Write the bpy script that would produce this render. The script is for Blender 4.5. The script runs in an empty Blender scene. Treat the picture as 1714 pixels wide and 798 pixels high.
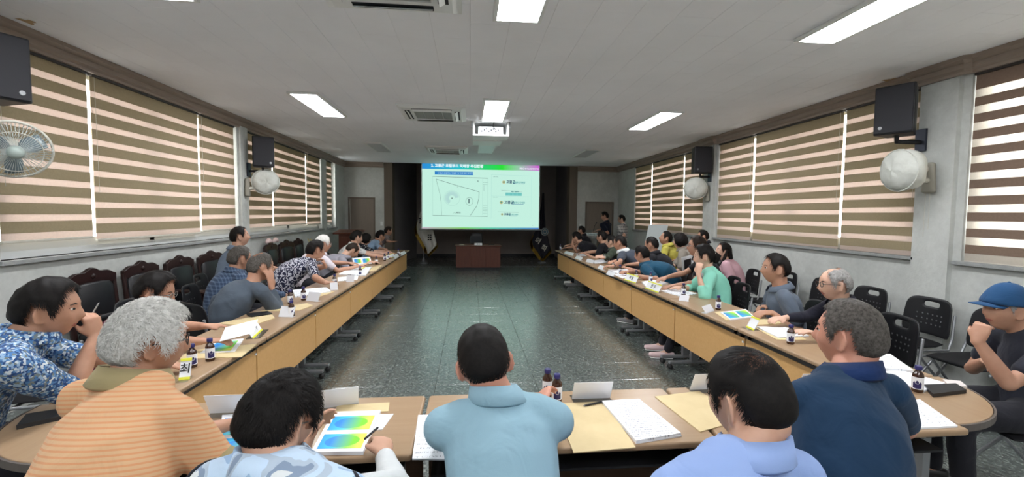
import bpy, math, random
import numpy as np
from mathutils import Vector, Matrix
random.seed(5); RNG = np.random.default_rng(7)
SC = bpy.context.scene
COL = SC.collection
# ------------------------------------------------------------------ camera
CAM_F, CAM_YAW, CAM_PITCH, CAM_ROLL, CAM_H = 721.157, .0982, .0572, -.0089, 1.6
def cam_axes():
    cy, sy, cp, sp = math.cos(CAM_YAW), math.sin(CAM_YAW), math.cos(CAM_PITCH), math.sin(CAM_PITCH)
    w = np.array([sy*cp, cy*cp, -sp]); r0 = np.array([cy, -sy, 0.]); u0 = np.cross(r0, w)
    r = r0*math.cos(CAM_ROLL)-u0*math.sin(CAM_ROLL); u = np.cross(r, w)
    return r, u, w
CR, CU, CW = cam_axes()
def at(px, py, x=None, y=None, z=None):
    """the point of the room seen at a pixel of the 1714x798 photograph, on the plane x=, y= or z="""
    d = CW+CR*(px-857)/CAM_F+CU*(399-py)/CAM_F
    s = (z-CAM_H)/d[2] if z is not None else (y/d[1] if y is not None else x/d[0])
    return np.array([0, 0, CAM_H])+d*s
cam = bpy.data.objects.new('camera', bpy.data.cameras.new('camera')); COL.objects.link(cam)
cam.data.sensor_width = 36; cam.data.lens = CAM_F/1714*36; cam.data.clip_end = 200; cam.data.clip_start = .03
cam.matrix_world = Matrix(((CR[0], CU[0], -CW[0], 0), (CR[1], CU[1], -CW[1], 0), (CR[2], CU[2], -CW[2], CAM_H), (0, 0, 0, 1)))
SC.camera = cam
# ------------------------------------------------------------------ world, exposure
wd = bpy.data.worlds.new('overcast_sky'); SC.world = wd; wd.use_nodes = True
wd.node_tree.nodes['Background'].inputs[0].default_value = (1, .985, .97, 1)
wd.node_tree.nodes['Background'].inputs[1].default_value = 4.0
LIGHT_POWER = 20.0       # radiance of the lit ceiling panels
SCREEN_POWER = .475
SC.view_settings.view_transform = 'Standard'; SC.view_settings.look = 'None'
SC.view_settings.exposure = 1.06; SC.view_settings.gamma = 1.0; SC.view_settings.use_curve_mapping = False
# ------------------------------------------------------------------ helpers
def tag(o, label=None, cat=None, group=None, kind=None):
    if label: o['label'] = label
    if cat: o['category'] = cat
    if group: o['group'] = group
    if kind: o['kind'] = kind
    return o
def empty(name, loc=(0, 0, 0), rz=0, label=None, cat=None, group=None, kind=None):
    o = bpy.data.objects.new(name, None); COL.objects.link(o); o.location = loc; o.rotation_euler = (0, 0, rz)
    o.empty_display_size = .1
    return tag(o, label, cat, group, kind)
def link(name, me, m=None, parent=None, loc=None):
    o = bpy.data.objects.new(name, me); COL.objects.link(o)
    if m is not None and not me.materials:
        for k in (m if isinstance(m, (list, tuple)) else [m]): me.materials.append(k)
    if parent: o.parent = parent
    if loc is not None: o.location = loc
    return o
def copy_tree(o, parent=None):
    c = o.copy(); COL.objects.link(c); c.parent = parent
    if parent is None: c.parent = None
    for ch in list(o.children): copy_tree(ch, c)
    return c
class MB:
    def __init__(s): s.v = []; s.f = []; s.m = []; s.mi = 0
    def add(s, vs, fs):
        b = len(s.v); s.v += [tuple(float(c) for c in p) for p in vs]; s.f += [tuple(b+i for i in f) for f in fs]; s.m += [s.mi]*len(fs); return s
    def box(s, x0, x1, y0, y1, z0, z1):
        v = [(x, y, z) for z in (z0, z1) for y in (y0, y1) for x in (x0, x1)]
        return s.add(v, [(0, 2, 3, 1), (4, 5, 7, 6), (0, 1, 5, 4), (2, 6, 7, 3), (0, 4, 6, 2), (1, 3, 7, 5)])
    def obox(s, c, ax, ay, az):   # centre and three half vectors
        c, ax, ay, az = map(np.asarray, (c, ax, ay, az))
        v = [c+i*ax+j*ay+k*az for k in (-1, 1) for j in (-1, 1) for i in (-1, 1)]
        return s.add(v, [(0, 2, 3, 1), (4, 5, 7, 6), (0, 1, 5, 4), (2, 6, 7, 3), (0, 4, 6, 2), (1, 3, 7, 5)])
    def tube(s, pts, r, n=10, ref=None, caps=True, r2=None):
        v, f = tube_geo(pts, r, n, ref, caps, r2); return s.add(v, f)
    def lathe(s, prof, n=16, c=(0, 0, 0)):
        v = []; f = []
        for (r, z) in prof: v += [(c[0]+r*math.cos(2*math.pi*k/n), c[1]+r*math.sin(2*math.pi*k/n), c[2]+z) for k in range(n)]
        for i in range(len(prof)-1):
            for k in range(n): a = i*n+k; b = i*n+(k+1) % n; f.append((a, b, b+n, a+n))
        f.append(tuple(range(n-1, -1, -1))); f.append(tuple((len(prof)-1)*n+k for k in range(n)))
        return s.add(v, f)
    def prism(s, pts, z0, z1):
        n = len(pts); v = [(x, y, z0) for x, y in pts]+[(x, y, z1) for x, y in pts]
        return s.add(v, [tuple(range(n-1, -1, -1)), tuple(range(n, 2*n))]+[(k, (k+1) % n, n+(k+1) % n, n+k) for k in range(n)])
    def mesh(s, name='m', smooth=False):
        me = bpy.data.meshes.new(name); me.from_pydata(s.v, [], s.f)
        if any(s.m): me.polygons.foreach_set('material_index', s.m)
        if smooth: me.shade_smooth()
        me.update(); return me
    def build(s, name, m=None, parent=None, smooth=False, bevel=0, loc=None, seg=2):
        o = link(name, s.mesh(name, smooth), m, parent, loc)
        if bevel:
            b = o.modifiers.new('bevel', 'BEVEL'); b.width = bevel; b.segments = seg; b.limit_method = 'ANGLE'
            b.angle_limit = math.radians(35); o.data.shade_smooth()
            w = o.modifiers.new('wn', 'WEIGHTED_NORMAL')
        return o
def nrm(v):
    v = np.asarray(v, float); return v/(np.linalg.norm(v)+1e-12)
def tube_geo(pts, r, n=10, ref=None, caps=True, r2=None):
    """closed tube through pts; r, r2 radii along / across ref (lists or numbers); rounded ends"""
    P = np.array([np.asarray(p, float) for p in pts]); N = len(P)
    ra = np.full(N, r, float) if np.isscalar(r) else np.array(r, float)
    rb = ra if r2 is None else (np.full(N, r2, float) if np.isscalar(r2) else np.array(r2, float))
    T = np.gradient(P, axis=0); T /= np.linalg.norm(T, axis=1)[:, None]+1e-12
    if ref is None:
        ref = np.array([0, 0, 1.]) if abs(T[0][2]) < .9 else np.array([1., 0, 0]); refs = None
    else:
        ref = np.asarray(ref, float); refs = ref if ref.ndim == 2 else None
    rings = []; cur = ref if refs is None else refs[0]
    A = []
    for i in range(N):
        a = cur if refs is None else refs[i]
        a = nrm(a-T[i]*np.dot(a, T[i])); A.append(a); cur = a
    B = [np.cross(T[i], A[i]) for i in range(N)]
    def ring(c, a, b, x, y): return [c+a*x*math.cos(2*math.pi*k/n)+b*y*math.sin(2*math.pi*k/n) for k in range(n)]
    if caps:
        for t in (.15, .55, .85):
            h = min(ra[0], rb[0])*.9; q = math.sqrt(1-(1-t)**2)
            rings.append(ring(P[0]-T[0]*h*(1-t), A[0], B[0], ra[0]*q, rb[0]*q))
    for i in range(N): rings.append(ring(P[i], A[i], B[i], ra[i], rb[i]))
    if caps:
        for t in (.85, .55, .15):
            h = min(ra[-1], rb[-1])*.9; q = math.sqrt(1-(1-t)**2)
            rings.append(ring(P[-1]+T[-1]*h*(1-t), A[-1], B[-1], ra[-1]*q, rb[-1]*q))
    v = [p for R in rings for p in R]; f = []
    for i in range(len(rings)-1):
        for k in range(n): a = i*n+k; b = i*n+(k+1) % n; f.append((a, b, b+n, a+n))
    f.append(tuple(range(n-1, -1, -1))); f.append(tuple((len(rings)-1)*n+k for k in range(n)))
    return v, f
# ------------------------------------------------------------------ materials
MATS = {}
def S(c):   # sRGB 0-255 to linear
    return tuple(((x/255)/12.92 if x/255 <= .04045 else ((x/255+.055)/1.055)**2.4) for x in c)
class NT:
    def __init__(s, name):
        s.m = bpy.data.materials.new(name); s.m.use_nodes = True; s.t = s.m.node_tree; s.b = s.t.nodes['Principled BSDF']
    def n(s, t, **k):
        o = s.t.nodes.new(t)
        for a, b in k.items():
            if a in o.inputs.keys() if False else False: pass
            setattr(o, a, b)
        return o
    def l(s, a, b): s.t.links.new(a, b)
    def coord(s, kind='Object', scale=(1, 1, 1)):
        if kind == 'Position': g = s.n('ShaderNodeNewGeometry').outputs['Position']
        else: g = s.n('ShaderNodeTexCoord').outputs[kind]
        mp = s.n('ShaderNodeMapping'); mp.inputs['Scale'].default_value = scale; s.l(g, mp.inputs[0]); return mp.outputs[0]
    def noise(s, co, scale, detail=4, rough=.55, dist=0):
        n = s.n('ShaderNodeTexNoise'); n.inputs['Scale'].default_value = scale; n.inputs['Detail'].default_value = detail
        n.inputs['Roughness'].default_value = rough; n.inputs['Distortion'].default_value = dist; s.l(co, n.inputs['Vector']); return n.outputs['Fac']
    def ramp(s, fac, stops, interp='LINEAR'):
        r = s.n('ShaderNodeValToRGB'); cr = r.color_ramp; cr.interpolation = interp
        while len(cr.elements) < len(stops): cr.elements.new(.5)
        for e, (p, c) in zip(cr.elements, stops): e.position = p; e.color = (*c, 1)
        s.l(fac, r.inputs[0]); return r.outputs[0]
    def mix(s, fac, a, b, mode='MIX'):
        m = s.n('ShaderNodeMix'); m.data_type = 'RGBA'; m.blend_type = mode
        if isinstance(fac, (int, float)): m.inputs[0].default_value = fac
        else: s.l(fac, m.inputs[0])
        for i, q in ((6, a), (7, b)):
            if isinstance(q, tuple): m.inputs[i].default_value = (*q, 1)
            else: s.l(q, m.inputs[i])
        return m.outputs[2]
    def math(s, op, a, b=0.):
        m = s.n('ShaderNodeMath'); m.operation = op
        for i, q in enumerate((a, b)):
            if isinstance(q, (int, float)): m.inputs[i].default_value = q
            else: s.l(q, m.inputs[i])
        return m.outputs[0]
    def bump(s, h, strength=.3, dist=.002):
        b = s.n('ShaderNodeBump'); b.inputs['Strength'].default_value = strength; b.inputs['Distance'].default_value = dist
        s.l(h, b.inputs['Height']); s.l(b.outputs[0], s.b.inputs['Normal'])
    def base(s, c):
        if isinstance(c, tuple): s.b.inputs['Base Color'].default_value = (*c, 1)
        else: s.l(c, s.b.inputs['Base Color'])
    def set(s, **k):
        for a, v in k.items(): s.b.inputs[a.replace('_', ' ')].default_value = v
        return s
def mat(name, col, rough=.6, metal=0, spec=.5, n2=None, nscale=8, ndist=0, bump=None, coord='Object', cscale=(1, 1, 1), sss=0, emit=None):
    if name in MATS: return MATS[name]
    t = NT(name); t.set(Roughness=rough, Metallic=metal); t.b.inputs['Specular IOR Level'].default_value = spec
    c = S(col)
    if n2 or bump: co = t.coord(coord, cscale)
    if n2: t.base(t.ramp(t.noise(co, nscale, 5, .6, ndist), [(.3, c), (.7, S(n2))]))
    else: t.base(c)
    if bump: t.bump(t.noise(co, bump[0], 3), bump[1], bump[2] if len(bump) > 2 else .002)
    if sss: t.b.inputs['Subsurface Weight'].default_value = sss; t.b.inputs['Subsurface Radius'].default_value = (.012, .005, .003)
    if emit is not None:
        t.b.inputs['Emission Color'].default_value = (*c, 1); t.b.inputs['Emission Strength'].default_value = emit
    MATS[name] = t.m; return t.m
def emis(name, col, p):
    if name in MATS: return MATS[name]
    t = NT(name); t.base((0, 0, 0)); t.set(Roughness=.6); t.b.inputs['Specular IOR Level'].default_value = .2
    t.b.inputs['Emission Color'].default_value = (*S(col), 1); t.b.inputs['Emission Strength'].default_value = p
    MATS[name] = t.m; return t.m
def glass_mat(name, col=(.95, .97, .96), mixf=.12):
    if name in MATS: return MATS[name]
    t = NT(name); tr = t.n('ShaderNodeBsdfTransparent'); tr.inputs[0].default_value = (*col, 1)
    gl = t.n('ShaderNodeBsdfGlossy'); gl.inputs['Roughness'].default_value = .05; mx = t.n('ShaderNodeMixShader'); mx.inputs[0].default_value = mixf
    t.l(tr.outputs[0], mx.inputs[1]); t.l(gl.outputs[0], mx.inputs[2]); t.l(mx.outputs[0], t.t.nodes['Material Output'].inputs[0])
    MATS[name] = t.m; return t.m
def trans_mat(name, col, transl, see, bumpy=None):
    """cloth that lets light through: diffuse + translucent (+ see-through weave)"""
    if name in MATS: return MATS[name]
    t = NT(name); c = (*S(col), 1)
    d = t.n('ShaderNodeBsdfDiffuse'); d.inputs[0].default_value = c
    co = t.coord('Position', (1, 1, 1)); nn = t.ramp(t.noise(co, 60, 2), [(.3, tuple(x*.9 for x in c[:3])), (.7, c[:3])]); t.l(nn, d.inputs[0])
    tl = t.n('ShaderNodeBsdfTranslucent'); tl.inputs[0].default_value = c; tp = t.n('ShaderNodeBsdfTransparent')
    a = t.n('ShaderNodeMixShader'); a.inputs[0].default_value = transl; t.l(d.outputs[0], a.inputs[1]); t.l(tl.outputs[0], a.inputs[2])
    b = t.n('ShaderNodeMixShader'); b.inputs[0].default_value = see; t.l(a.outputs[0], b.inputs[1]); t.l(tp.outputs[0], b.inputs[2])
    t.l(b.outputs[0], t.t.nodes['Material Output'].inputs[0]); MATS[name] = t.m; return t.m
def wood(name, c1, c2, rough=.4, axis=1, scale=18, coord='Object', spec=.4):
    if name in MATS: return MATS[name]
    t = NT(name); t.set(Roughness=rough); t.b.inputs['Specular IOR Level'].default_value = spec
    sc = [scale, scale, scale]; sc[axis] = scale*.06
    co = t.coord(coord, tuple(sc)); f = t.noise(co, 2.2, 6, .6, .8); t.base(t.ramp(f, [(.25, S(c1)), (.75, S(c2))])); t.bump(f, .08, .001)
    MATS[name] = t.m; return t.m
M_desk = wood('beech_laminate', (154, 126, 98), (163, 137, 108), .32, 1)
M_desk_x = wood('beech_laminate_cross', (154, 126, 98), (163, 137, 108), .32, 0)
M_deskedge = wood('beech_edge_band', (170, 142, 110), (184, 156, 122), .35, 1)
M_panel = wood('oak_panel', (206, 160, 100), (216, 172, 114), .45, 1)
M_darkwood = wood('dark_brown_panel', (92, 66, 48), (112, 80, 58), .45, 0)
M_mahog = wood('mahogany_veneer', (84, 46, 34), (112, 62, 46), .35, 2)
M_rosewood = wood('carved_rosewood', (30, 18, 17), (50, 28, 25), .3, 0)
M_steel = mat('grey_steel', (150, 152, 155), .4, .6)
M_dsteel = mat('dark_steel', (62, 60, 60), .45, .4)
M_black = mat('black_plastic', (26, 26, 29), .45, 0, .4, bump=(300, .1, .0005))
M_bmesh = mat('black_seat_fabric', (22, 22, 25), .7, 0, .3, bump=(200, .2, .001))
M_leather = mat('black_leather', (24, 24, 27), .42, 0, .5, bump=(60, .15, .002))
M_rubber = mat('caster_rubber', (18, 18, 19), .6)
M_white = mat('white_painted_metal', (226, 228, 226), .4)
M_offwhite = mat('offwhite_plastic', (205, 203, 192), .45, n2=(190, 186, 172), nscale=20)
M_alu = mat('white_window_frame', (205, 208, 208), .4)
M_paper = mat('white_paper', (236, 238, 242), .8, 0, .2)
M_manila = mat('manila_envelope', (204, 184, 142), .7, 0, .2, n2=(212, 193, 152), nscale=9)
M_navy = mat('navy_print', (42, 40, 92), .4)
M_ink = mat('black_ink', (34, 34, 40), .7)
M_amber = mat('amber_glass', (58, 28, 10), .08, 0, .8)
M_cap = mat('navy_bottle_cap', (44, 42, 100), .35)
M_yel = mat('yellow_print', (222, 222, 60), .6)
M_crown = wood('grey_brown_moulding', (142, 127, 116), (154, 139, 127), .45, 1)
M_pilaster = wood('taupe_panelling', (104, 92, 80), (114, 101, 88), .5, 2)
M_glass = glass_mat('window_glass')
M_acry = glass_mat('clear_acrylic', (.9, .94, .94), .22)
M_opq = trans_mat('brown_blind_band', (170, 156, 128), .12, 0)
M_opq2 = trans_mat('dark_brown_blind_band', (138, 118, 104), .08, 0)
M_sheer = trans_mat('sheer_blind_band', (218, 202, 192), .35, .06)
M_sheer2 = trans_mat('thin_white_blind_band', (225, 218, 208), .5, .25)
def plaster(name, c1, c2, c3):
    t = NT(name); t.set(Roughness=.85); t.b.inputs['Specular IOR Level'].default_value = .2
    co = t.coord('Position'); a = t.ramp(t.noise(co, 1.6, 6, .65), [(.3, S(c1)), (.6, S(c2)), (.8, S(c3))])
    b = t.ramp(t.noise(co, 14, 5, .7), [(.35, (.8, .8, .8)), (.65, (1, 1, 1))]); t.base(t.mix(.5, a, b, 'MULTIPLY'))
    t.bump(t.noise(co, 22, 4, .6), .45, .006); return t.m
M_wall = plaster('trowelled_plaster', (188, 190, 186), (206, 208, 204), (214, 215, 210))
def ceil_mat():
    t = NT('painted_ceiling_board'); t.set(Roughness=.8); t.b.inputs['Specular IOR Level'].default_value = .2
    co = t.coord('Position'); a = t.ramp(t.noise(co, .8, 5, .6), [(.3, S((232, 233, 236))), (.7, S((242, 243, 246)))])
    t.base(a); t.bump(t.noise(co, 160, 2), .1, .001); return t.m
M_ceil = ceil_mat()
def floor_mat():
    t = NT('speckled_floor_tile'); co = t.coord('Position')
    t.b.inputs['Specular IOR Level'].default_value = 1.0
    a = t.noise(co, 38, 4, .75, .5); c = t.ramp(a, [(.34, S((50, 56, 54))), (.47, S((80, 88, 85))), (.57, S((106, 114, 110))), (.68, S((160, 167, 160)))])
    b = t.ramp(t.noise(co, 2.2, 4), [(.3, (.86, .86, .86)), (.7, (1, 1, 1))]); t.base(t.mix(.8, c, b, 'MULTIPLY'))
    r = t.math('MULTIPLY', t.noise(co, 9, 3), .12); t.l(t.math('ADD', r, .20), t.b.inputs['Roughness'])
    t.b.inputs['IOR'].default_value = 1.95; t.bump(t.noise(co, 38, 3), .12, .002); return t.m
M_floor = floor_mat()
M_stage = mat('charcoal_stage_wall', (140, 136, 138), .7, 0, .3, n2=(148, 144, 146), nscale=3, coord='Position')
M_stage2 = mat('stage_back_wall', (150, 140, 134), .7, 0, .3, n2=(158, 148, 141), nscale=3, coord='Position')
M_door = wood('taupe_door_leaf', (126, 114, 104), (138, 126, 114), .5, 2)
M_grout = mat('dark_joint', (46, 50, 48), .8)
M_seam = mat('ceiling_joint', (196, 196, 196), .9)
# ------------------------------------------------------------------ room shell
XL, XR, YB, YF, ZC = -3.60, 4.53, -2.6, 12.9, 3.05
STAGE_Y, SX0, SX1 = 16.0, -2.24, 3.01
MB().box(XL-.3, XR+.3, YB-.2, STAGE_Y+.3, -.12, -.006).build('floor', M_grout)
floor = bpy.data.objects['floor']; floor['kind'] = 'structure'
TS = .47
def piece_grid(root, nm, x0, x1, y0, y1, sx, sy, z, t, gap, m, origin, near, stagger=False):
    """pieces of one shared mesh; the nearest are objects, the rest one joined part"""
    cells = []
    nx = int((x1-x0)/sx)+1; ny = int((y1-y0)/sy)+1
    for i in range(nx):
        for j in range(-1, ny):
            ya = y0+j*sy+(sy/2 if stagger and i % 2 else 0); xa = x0+i*sx
            xb, yb = min(xa+sx, x1), min(ya+sy, y1); ya2 = max(ya, y0)
            if xb-xa > .02 and yb-ya2 > .02: cells.append((xa, xb, ya2, yb))
    def infr(c):
        p = np.array([(c[0]+c[1])/2, (c[2]+c[3])/2, z])-np.array([0, 0, CAM_H]); d = p@CW
        if d < .5: return 99
        px, py = 857+CAM_F*(p@CR)/d, 399-CAM_F*(p@CU)/d
        return d if -60 < px < 1774 and -60 < py < 858 else 50+d
    cells.sort(key=infr); first = cells[:near]; rest = cells[near:]
    cache = {}
    for c in first:
        w, h = round(c[1]-c[0], 3), round(c[3]-c[2], 3)
        if (w, h) not in cache:
            g = gap/2; mb = MB(); s = .0015*(1 if t > 0 else -1)
            v = [(g, g, 0), (w-g, g, 0), (w-g, h-g, 0), (g, h-g, 0), (g, g, t-s), (w-g, g, t-s), (w-g, h-g, t-s), (g, h-g, t-s),
                 (g+.0015, g+.0015, t), (w-g-.0015, g+.0015, t), (w-g-.0015, h-g-.0015, t), (g+.0015, h-g-.0015, t)]
            f = [(0, 1, 5, 4), (1, 2, 6, 5), (2, 3, 7, 6), (3, 0, 4, 7), (4, 5, 9, 8), (5, 6, 10, 9), (6, 7, 11, 10), (7, 4, 8, 11), (8, 9, 10, 11)]
            if t < 0: f = [q[::-1] for q in f]
            mb.add(v, f); cache[(w, h)] = mb.mesh(nm); cache[(w, h)].materials.append(m)
        link(nm, cache[(w, h)], None, root, (c[0], c[2], z))
    mb = MB(); g = gap/2
    for c in rest: mb.box(c[0]+g, c[1]-g, c[2]+g, c[3]-g, min(z, z+t), max(z, z+t))
    o = mb.build(nm+'s_beyond', m, root); o['kind'] = 'stuff'
piece_grid(floor, 'floor_tile', XL, XR, YB, STAGE_Y, TS, TS, -.006, .006, .003, M_floor, None, 300)
MB().box(XL-.3, XR+.3, YB-.2, YF, ZC+.003, ZC+.14).build('ceiling', M_seam)
ceil = bpy.data.objects['ceiling']; ceil['kind'] = 'structure'
piece_grid(ceil, 'ceiling_panel', XL, XR, YB, YF, .30, .60, ZC+.003, -.003, .0014, M_ceil, None, 300, True)
def struct(name, mb, m, **k):
    o = mb.build(name, m, **k); o['kind'] = 'structure'; return o
WZ0, WZ1 = 1.20, 2.95
LW = [(3.68, 7.14), (7.42, 10.97), (11.33, 12.05)]; RW = [(.9, 3.55), (3.98, 7.56), (8.0, 11.56)]
def side_wall(name, x0, x1, wins, y0, y1):
    mb = MB(); mb.box(x0, x1, y0, y1, 0, WZ0); mb.box(x0, x1, y0, y1, WZ1, ZC+.1); c = y0
    for a, b in wins: mb.box(x0, x1, c, a, WZ0, WZ1); c = b
    mb.box(x0, x1, c, y1, WZ0, WZ1); return struct(name, mb, M_wall)
side_wall('wall_left', XL-.22, XL, LW, YB, YF); side_wall('wall_right', XR, XR+.22, RW, YB, YF)
struct('wall_back', MB().box(XL-.2, XR+.2, YB-.15, YB, 0, ZC+.1), M_wall)
# shallow plaster columns between the right-hand and left-hand windows
for k, (x0, x1, a, b) in enumerate([(XR-.05, XR, 3.62, 3.96), (XR-.05, XR, 7.62, 7.94), (XL, XL+.04, 7.17, 7.39)]):
    struct('trim_%d' % (k+1), MB().box(x0, x1, a, b, 0, ZC-.1), M_wall)
# front wall with two doors, the opening of the stage between taupe pilasters
DL, DR, DH = (-3.50, -2.74), (3.51, 4.40), 2.04
mb = MB(); mb.box(XL-.2, DL[0], YF, YF+.15, 0, ZC+.1); mb.box(DL[1], SX0-.24, YF, YF+.15, 0, ZC+.1); mb.box(DL[0], DL[1], YF, YF+.15, DH, ZC+.1)
mb.box(SX1+.24, DR[0], YF, YF+.15, 0, ZC+.1); mb.box(DR[1], XR+.2, YF, YF+.15, 0, ZC+.1); mb.box(DR[0], DR[1], YF, YF+.15, DH-.05, ZC+.1)
struct('wall_front', mb, M_wall)
mb = MB(); mb.box(SX0-.24, SX0, YF-.02, YF+.35, 0, ZC+.4); struct('trim_4', mb, M_pilaster, bevel=.004)
mb = MB(); mb.box(SX1, SX1+.24, YF-.02, YF+.35, 0, ZC+.4); struct('trim_5', mb, M_pilaster, bevel=.004)
def slanted(name, a, b, m):    # stage side wall, from pilaster to the back wall
    (xa, ya), (xb, yb) = a, b; d = nrm((xb-xa, yb-ya)); n = (-d[1]*.1, d[0]*.1)
    struct(name, MB().prism([(xa, ya), (xb, yb), (xb+n[0], yb+n[1]), (xa+n[0], ya+n[1])], 0, 3.5), m)
slanted('wall_stage_left', (SX0-.12, YF+.3), (-1.93, STAGE_Y), M_stage); slanted('wall_stage_right', (3.22, STAGE_Y), (SX1+.12, YF+.3), M_stage)
struct('wall_stage_back', MB().box(-2.4, 3.6, STAGE_Y, STAGE_Y+.1, 0, 3.5), M_stage2)
struct('baseboard_stage', MB().box(-1.93, 3.2, STAGE_Y-.02, STAGE_Y, 0, .10), M_black)
struct('wall_stage_top', MB().box(-2.6, 3.6, YF, STAGE_Y+.1, 3.5, 3.6), M_stage)
struct('wall_stage_header', MB().box(SX0-.3, SX1+.3, YF-.01, YF+.02, ZC, 3.55), M_stage)
struct('trim_6', MB().box(SX0, SX1, YF+.02, YF+.05, 0, .004), M_steel)     # threshold strip
def door(name, x0, x1, h):
    r = MB().box(x0+.05, x1-.05, YF+.03, YF+.08, 0, h-.045).build(name, M_door, bevel=.003); r['kind'] = 'structure'
    mb = MB(); mb.box(x0, x0+.045, YF-.012, YF+.1, 0, h); mb.box(x1-.045, x1, YF-.012, YF+.1, 0, h); mb.box(x0+.045, x1-.045, YF-.012, YF+.1, h-.045, h)
    mb.build('door_frame', M_pilaster, r, bevel=.002)
    mb = MB(); mb.tube([(x0+.12, YF+.03, .98), (x0+.12, YF-.03, .98), (x0+.22, YF-.03, .98)], .011, 8); mb.build('door_handle', M_steel, r, smooth=True)
    return r
door('door_1', DL[0], DL[1], DH); door('door_2', DR[0], DR[1], DH-.05)
# crown moulding (three stepped faces), following the columns on the right
def crown(name, pts):
    prof = [(0, .15), (.035, .15), (.035, .125), (.06, .105), (.06, .06), (.10, .035), (.10, 0), (0, 0)]
    mb = MB(); n = len(prof)
    rows = []
    for i, (x, y) in enumerate(pts):
        a = nrm(np.subtract(pts[i], pts[i-1])) if i else nrm(np.subtract(pts[1], pts[0]))
        b = nrm(np.subtract(pts[i+1], pts[i])) if i < len(pts)-1 else a
        na, nb = np.array([-a[1], a[0]]), np.array([-b[1], b[0]]); q = nrm(na+nb); q = q/max(.3, float(q@na))
        rows.append([(x+q[0]*d, y+q[1]*d, ZC-h) for d, h in prof])
    mb.add([p for r in rows for p in r], [(i*n+k, i*n+(k+1) % n, (i+1)*n+(k+1) % n, (i+1)*n+k) for i in range(len(rows)-1) for k in range(n)])
    struct(name, mb, M_crown)
crown('trim_7', [(XL, YF), (XL, YB)][::-1] and [(XL, YF), (XL, YB)])
crown('trim_8', [(XR, YB), (XR, 3.55), (XR-.05, 3.58), (XR-.05, 3.98), (XR, 4.01), (XR, 7.56), (XR-.05, 7.6), (XR-.05, 7.96), (XR, 8.0), (XR, YF)])
crown('trim_9', [(SX0-.24, YF), (XL, YF)]); crown('trim_10', [(XR, YF), (SX1+.24, YF)])
MB().box(SX0+.36, SX0+.44, YF-.03, YF-.022, 1.2, 1.32)
for nm, x in (('light_switch', -2.56), ('light_switch', 3.36)):
    o = MB().box(-.035, .035, -.012, 0, -.06, .06).build(nm, M_white, bevel=.003, loc=(x, YF-.001, 1.28 if x < 0 else 1.25))
    tag(o, 'white light switch plate on wall between %s door and taupe pilaster' % ('left' if x < 0 else 'right'), 'light switch')
    MB().box(-.012, .012, -.018, -.012, -.02, .02).build('rocker', M_white, o)
# ------------------------------------------------------------------ windows and zebra blinds
def window(k, side, a, b):
    s = 1 if side == 'R' else -1; x = (XR if s > 0 else XL); xo = x+s*.20
    mb = MB(); X = sorted((x+s*.08, x+s*.15))
    for q in [(a, a+.05, WZ0, WZ1), (b-.05, b, WZ0, WZ1), (a, b, WZ0, WZ0+.06), (a, b, WZ1-.05, WZ1)]: mb.box(X[0], X[1], *q)
    r = mb.build('window_%d' % k, M_alu); r['kind'] = 'structure'
    n = max(1, round((b-a)/1.75)); w = (b-a-.1)/n
    X2 = sorted((x+s*.09, x+s*.135))
    for i in range(n):
        ya = a+.05+i*w; mb = MB()
        for q in [(ya, ya+.035, WZ0+.06, WZ1-.05), (ya+w-.035, ya+w, WZ0+.06, WZ1-.05), (ya, ya+w, WZ0+.06, WZ0+.14), (ya, ya+w, WZ1-.09, WZ1-.05)]: mb.box(X2[0], X2[1], *q)
        mb.build('sash', M_alu, r)
        gx = x+s*.11; MB().box(gx-.003, gx+.003, ya+.035, ya+w-.035, WZ0+.14, WZ1-.09).build('pane', M_glass, r)
    mb = MB(); XX = sorted((x-s*.05, x+s*.16)); mb.box(XX[0], XX[1], a-.04, b+.04, WZ0-.035, WZ0)
    mb.build('sill', mat('grey_stone_sill', (158, 160, 158), .6, n2=(140, 142, 142), nscale=30), r, bevel=.004)
    return r
for k, (a, b) in enumerate(LW): window(k+1, 'L', a, b)
for k, (a, b) in enumerate(RW): window(k+4, 'R', a, b)
def blind(side, a, b, z1, label, group, drop=0, per=.152, op=.094, mo=None, ms=None, z0=1.32):
    s = 1 if side == 'R' else -1; x = (XR if s > 0 else XL)+s*.025
    r = empty('roller_blind', (x, (a+b)/2, z1), 0, label, 'window blind', group)
    w = (b-a)/2
    MB().box(-.028, .028, -w, w, -.05, .012).build('cassette', mat('dark_blind_cassette', (52, 46, 42), .5), r, bevel=.004)
    me1 = MB().box(-.0035, .0035, -w, w, -op/2, op/2).mesh('band'); me2 = MB().box(-.002, .002, -w, w, -(per-op)/2, (per-op)/2).mesh('band')
    me1.materials.append(mo or M_opq); me2.materials.append(ms or M_sheer)
    z = -.05-op*drop; i = 0
    if drop: MB().box(-.0035, .0035, -w, w, z, -.045).build('top_band', mo or M_opq, r)
    while z1+z-op > z0-.02:
        link('opaque_band', me1, None, r, (0, 0, z-op/2)); link('sheer_band', me2, None, r, (0, 0, z-op-(per-op)/2)); z -= per
    MB().box(-.012, .012, -w, w, z-.022, z).build('bottom_rail', M_offwhite, r, bevel=.004)
    mb = MB(); q = -w+.03; mb.tube([(-s*.02, q, -.03), (-s*.025, q, -1.15)], .0016, 5); mb.build('pull_cord', M_offwhite, r)
    return r
GB = 'zebra roller blinds'
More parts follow.
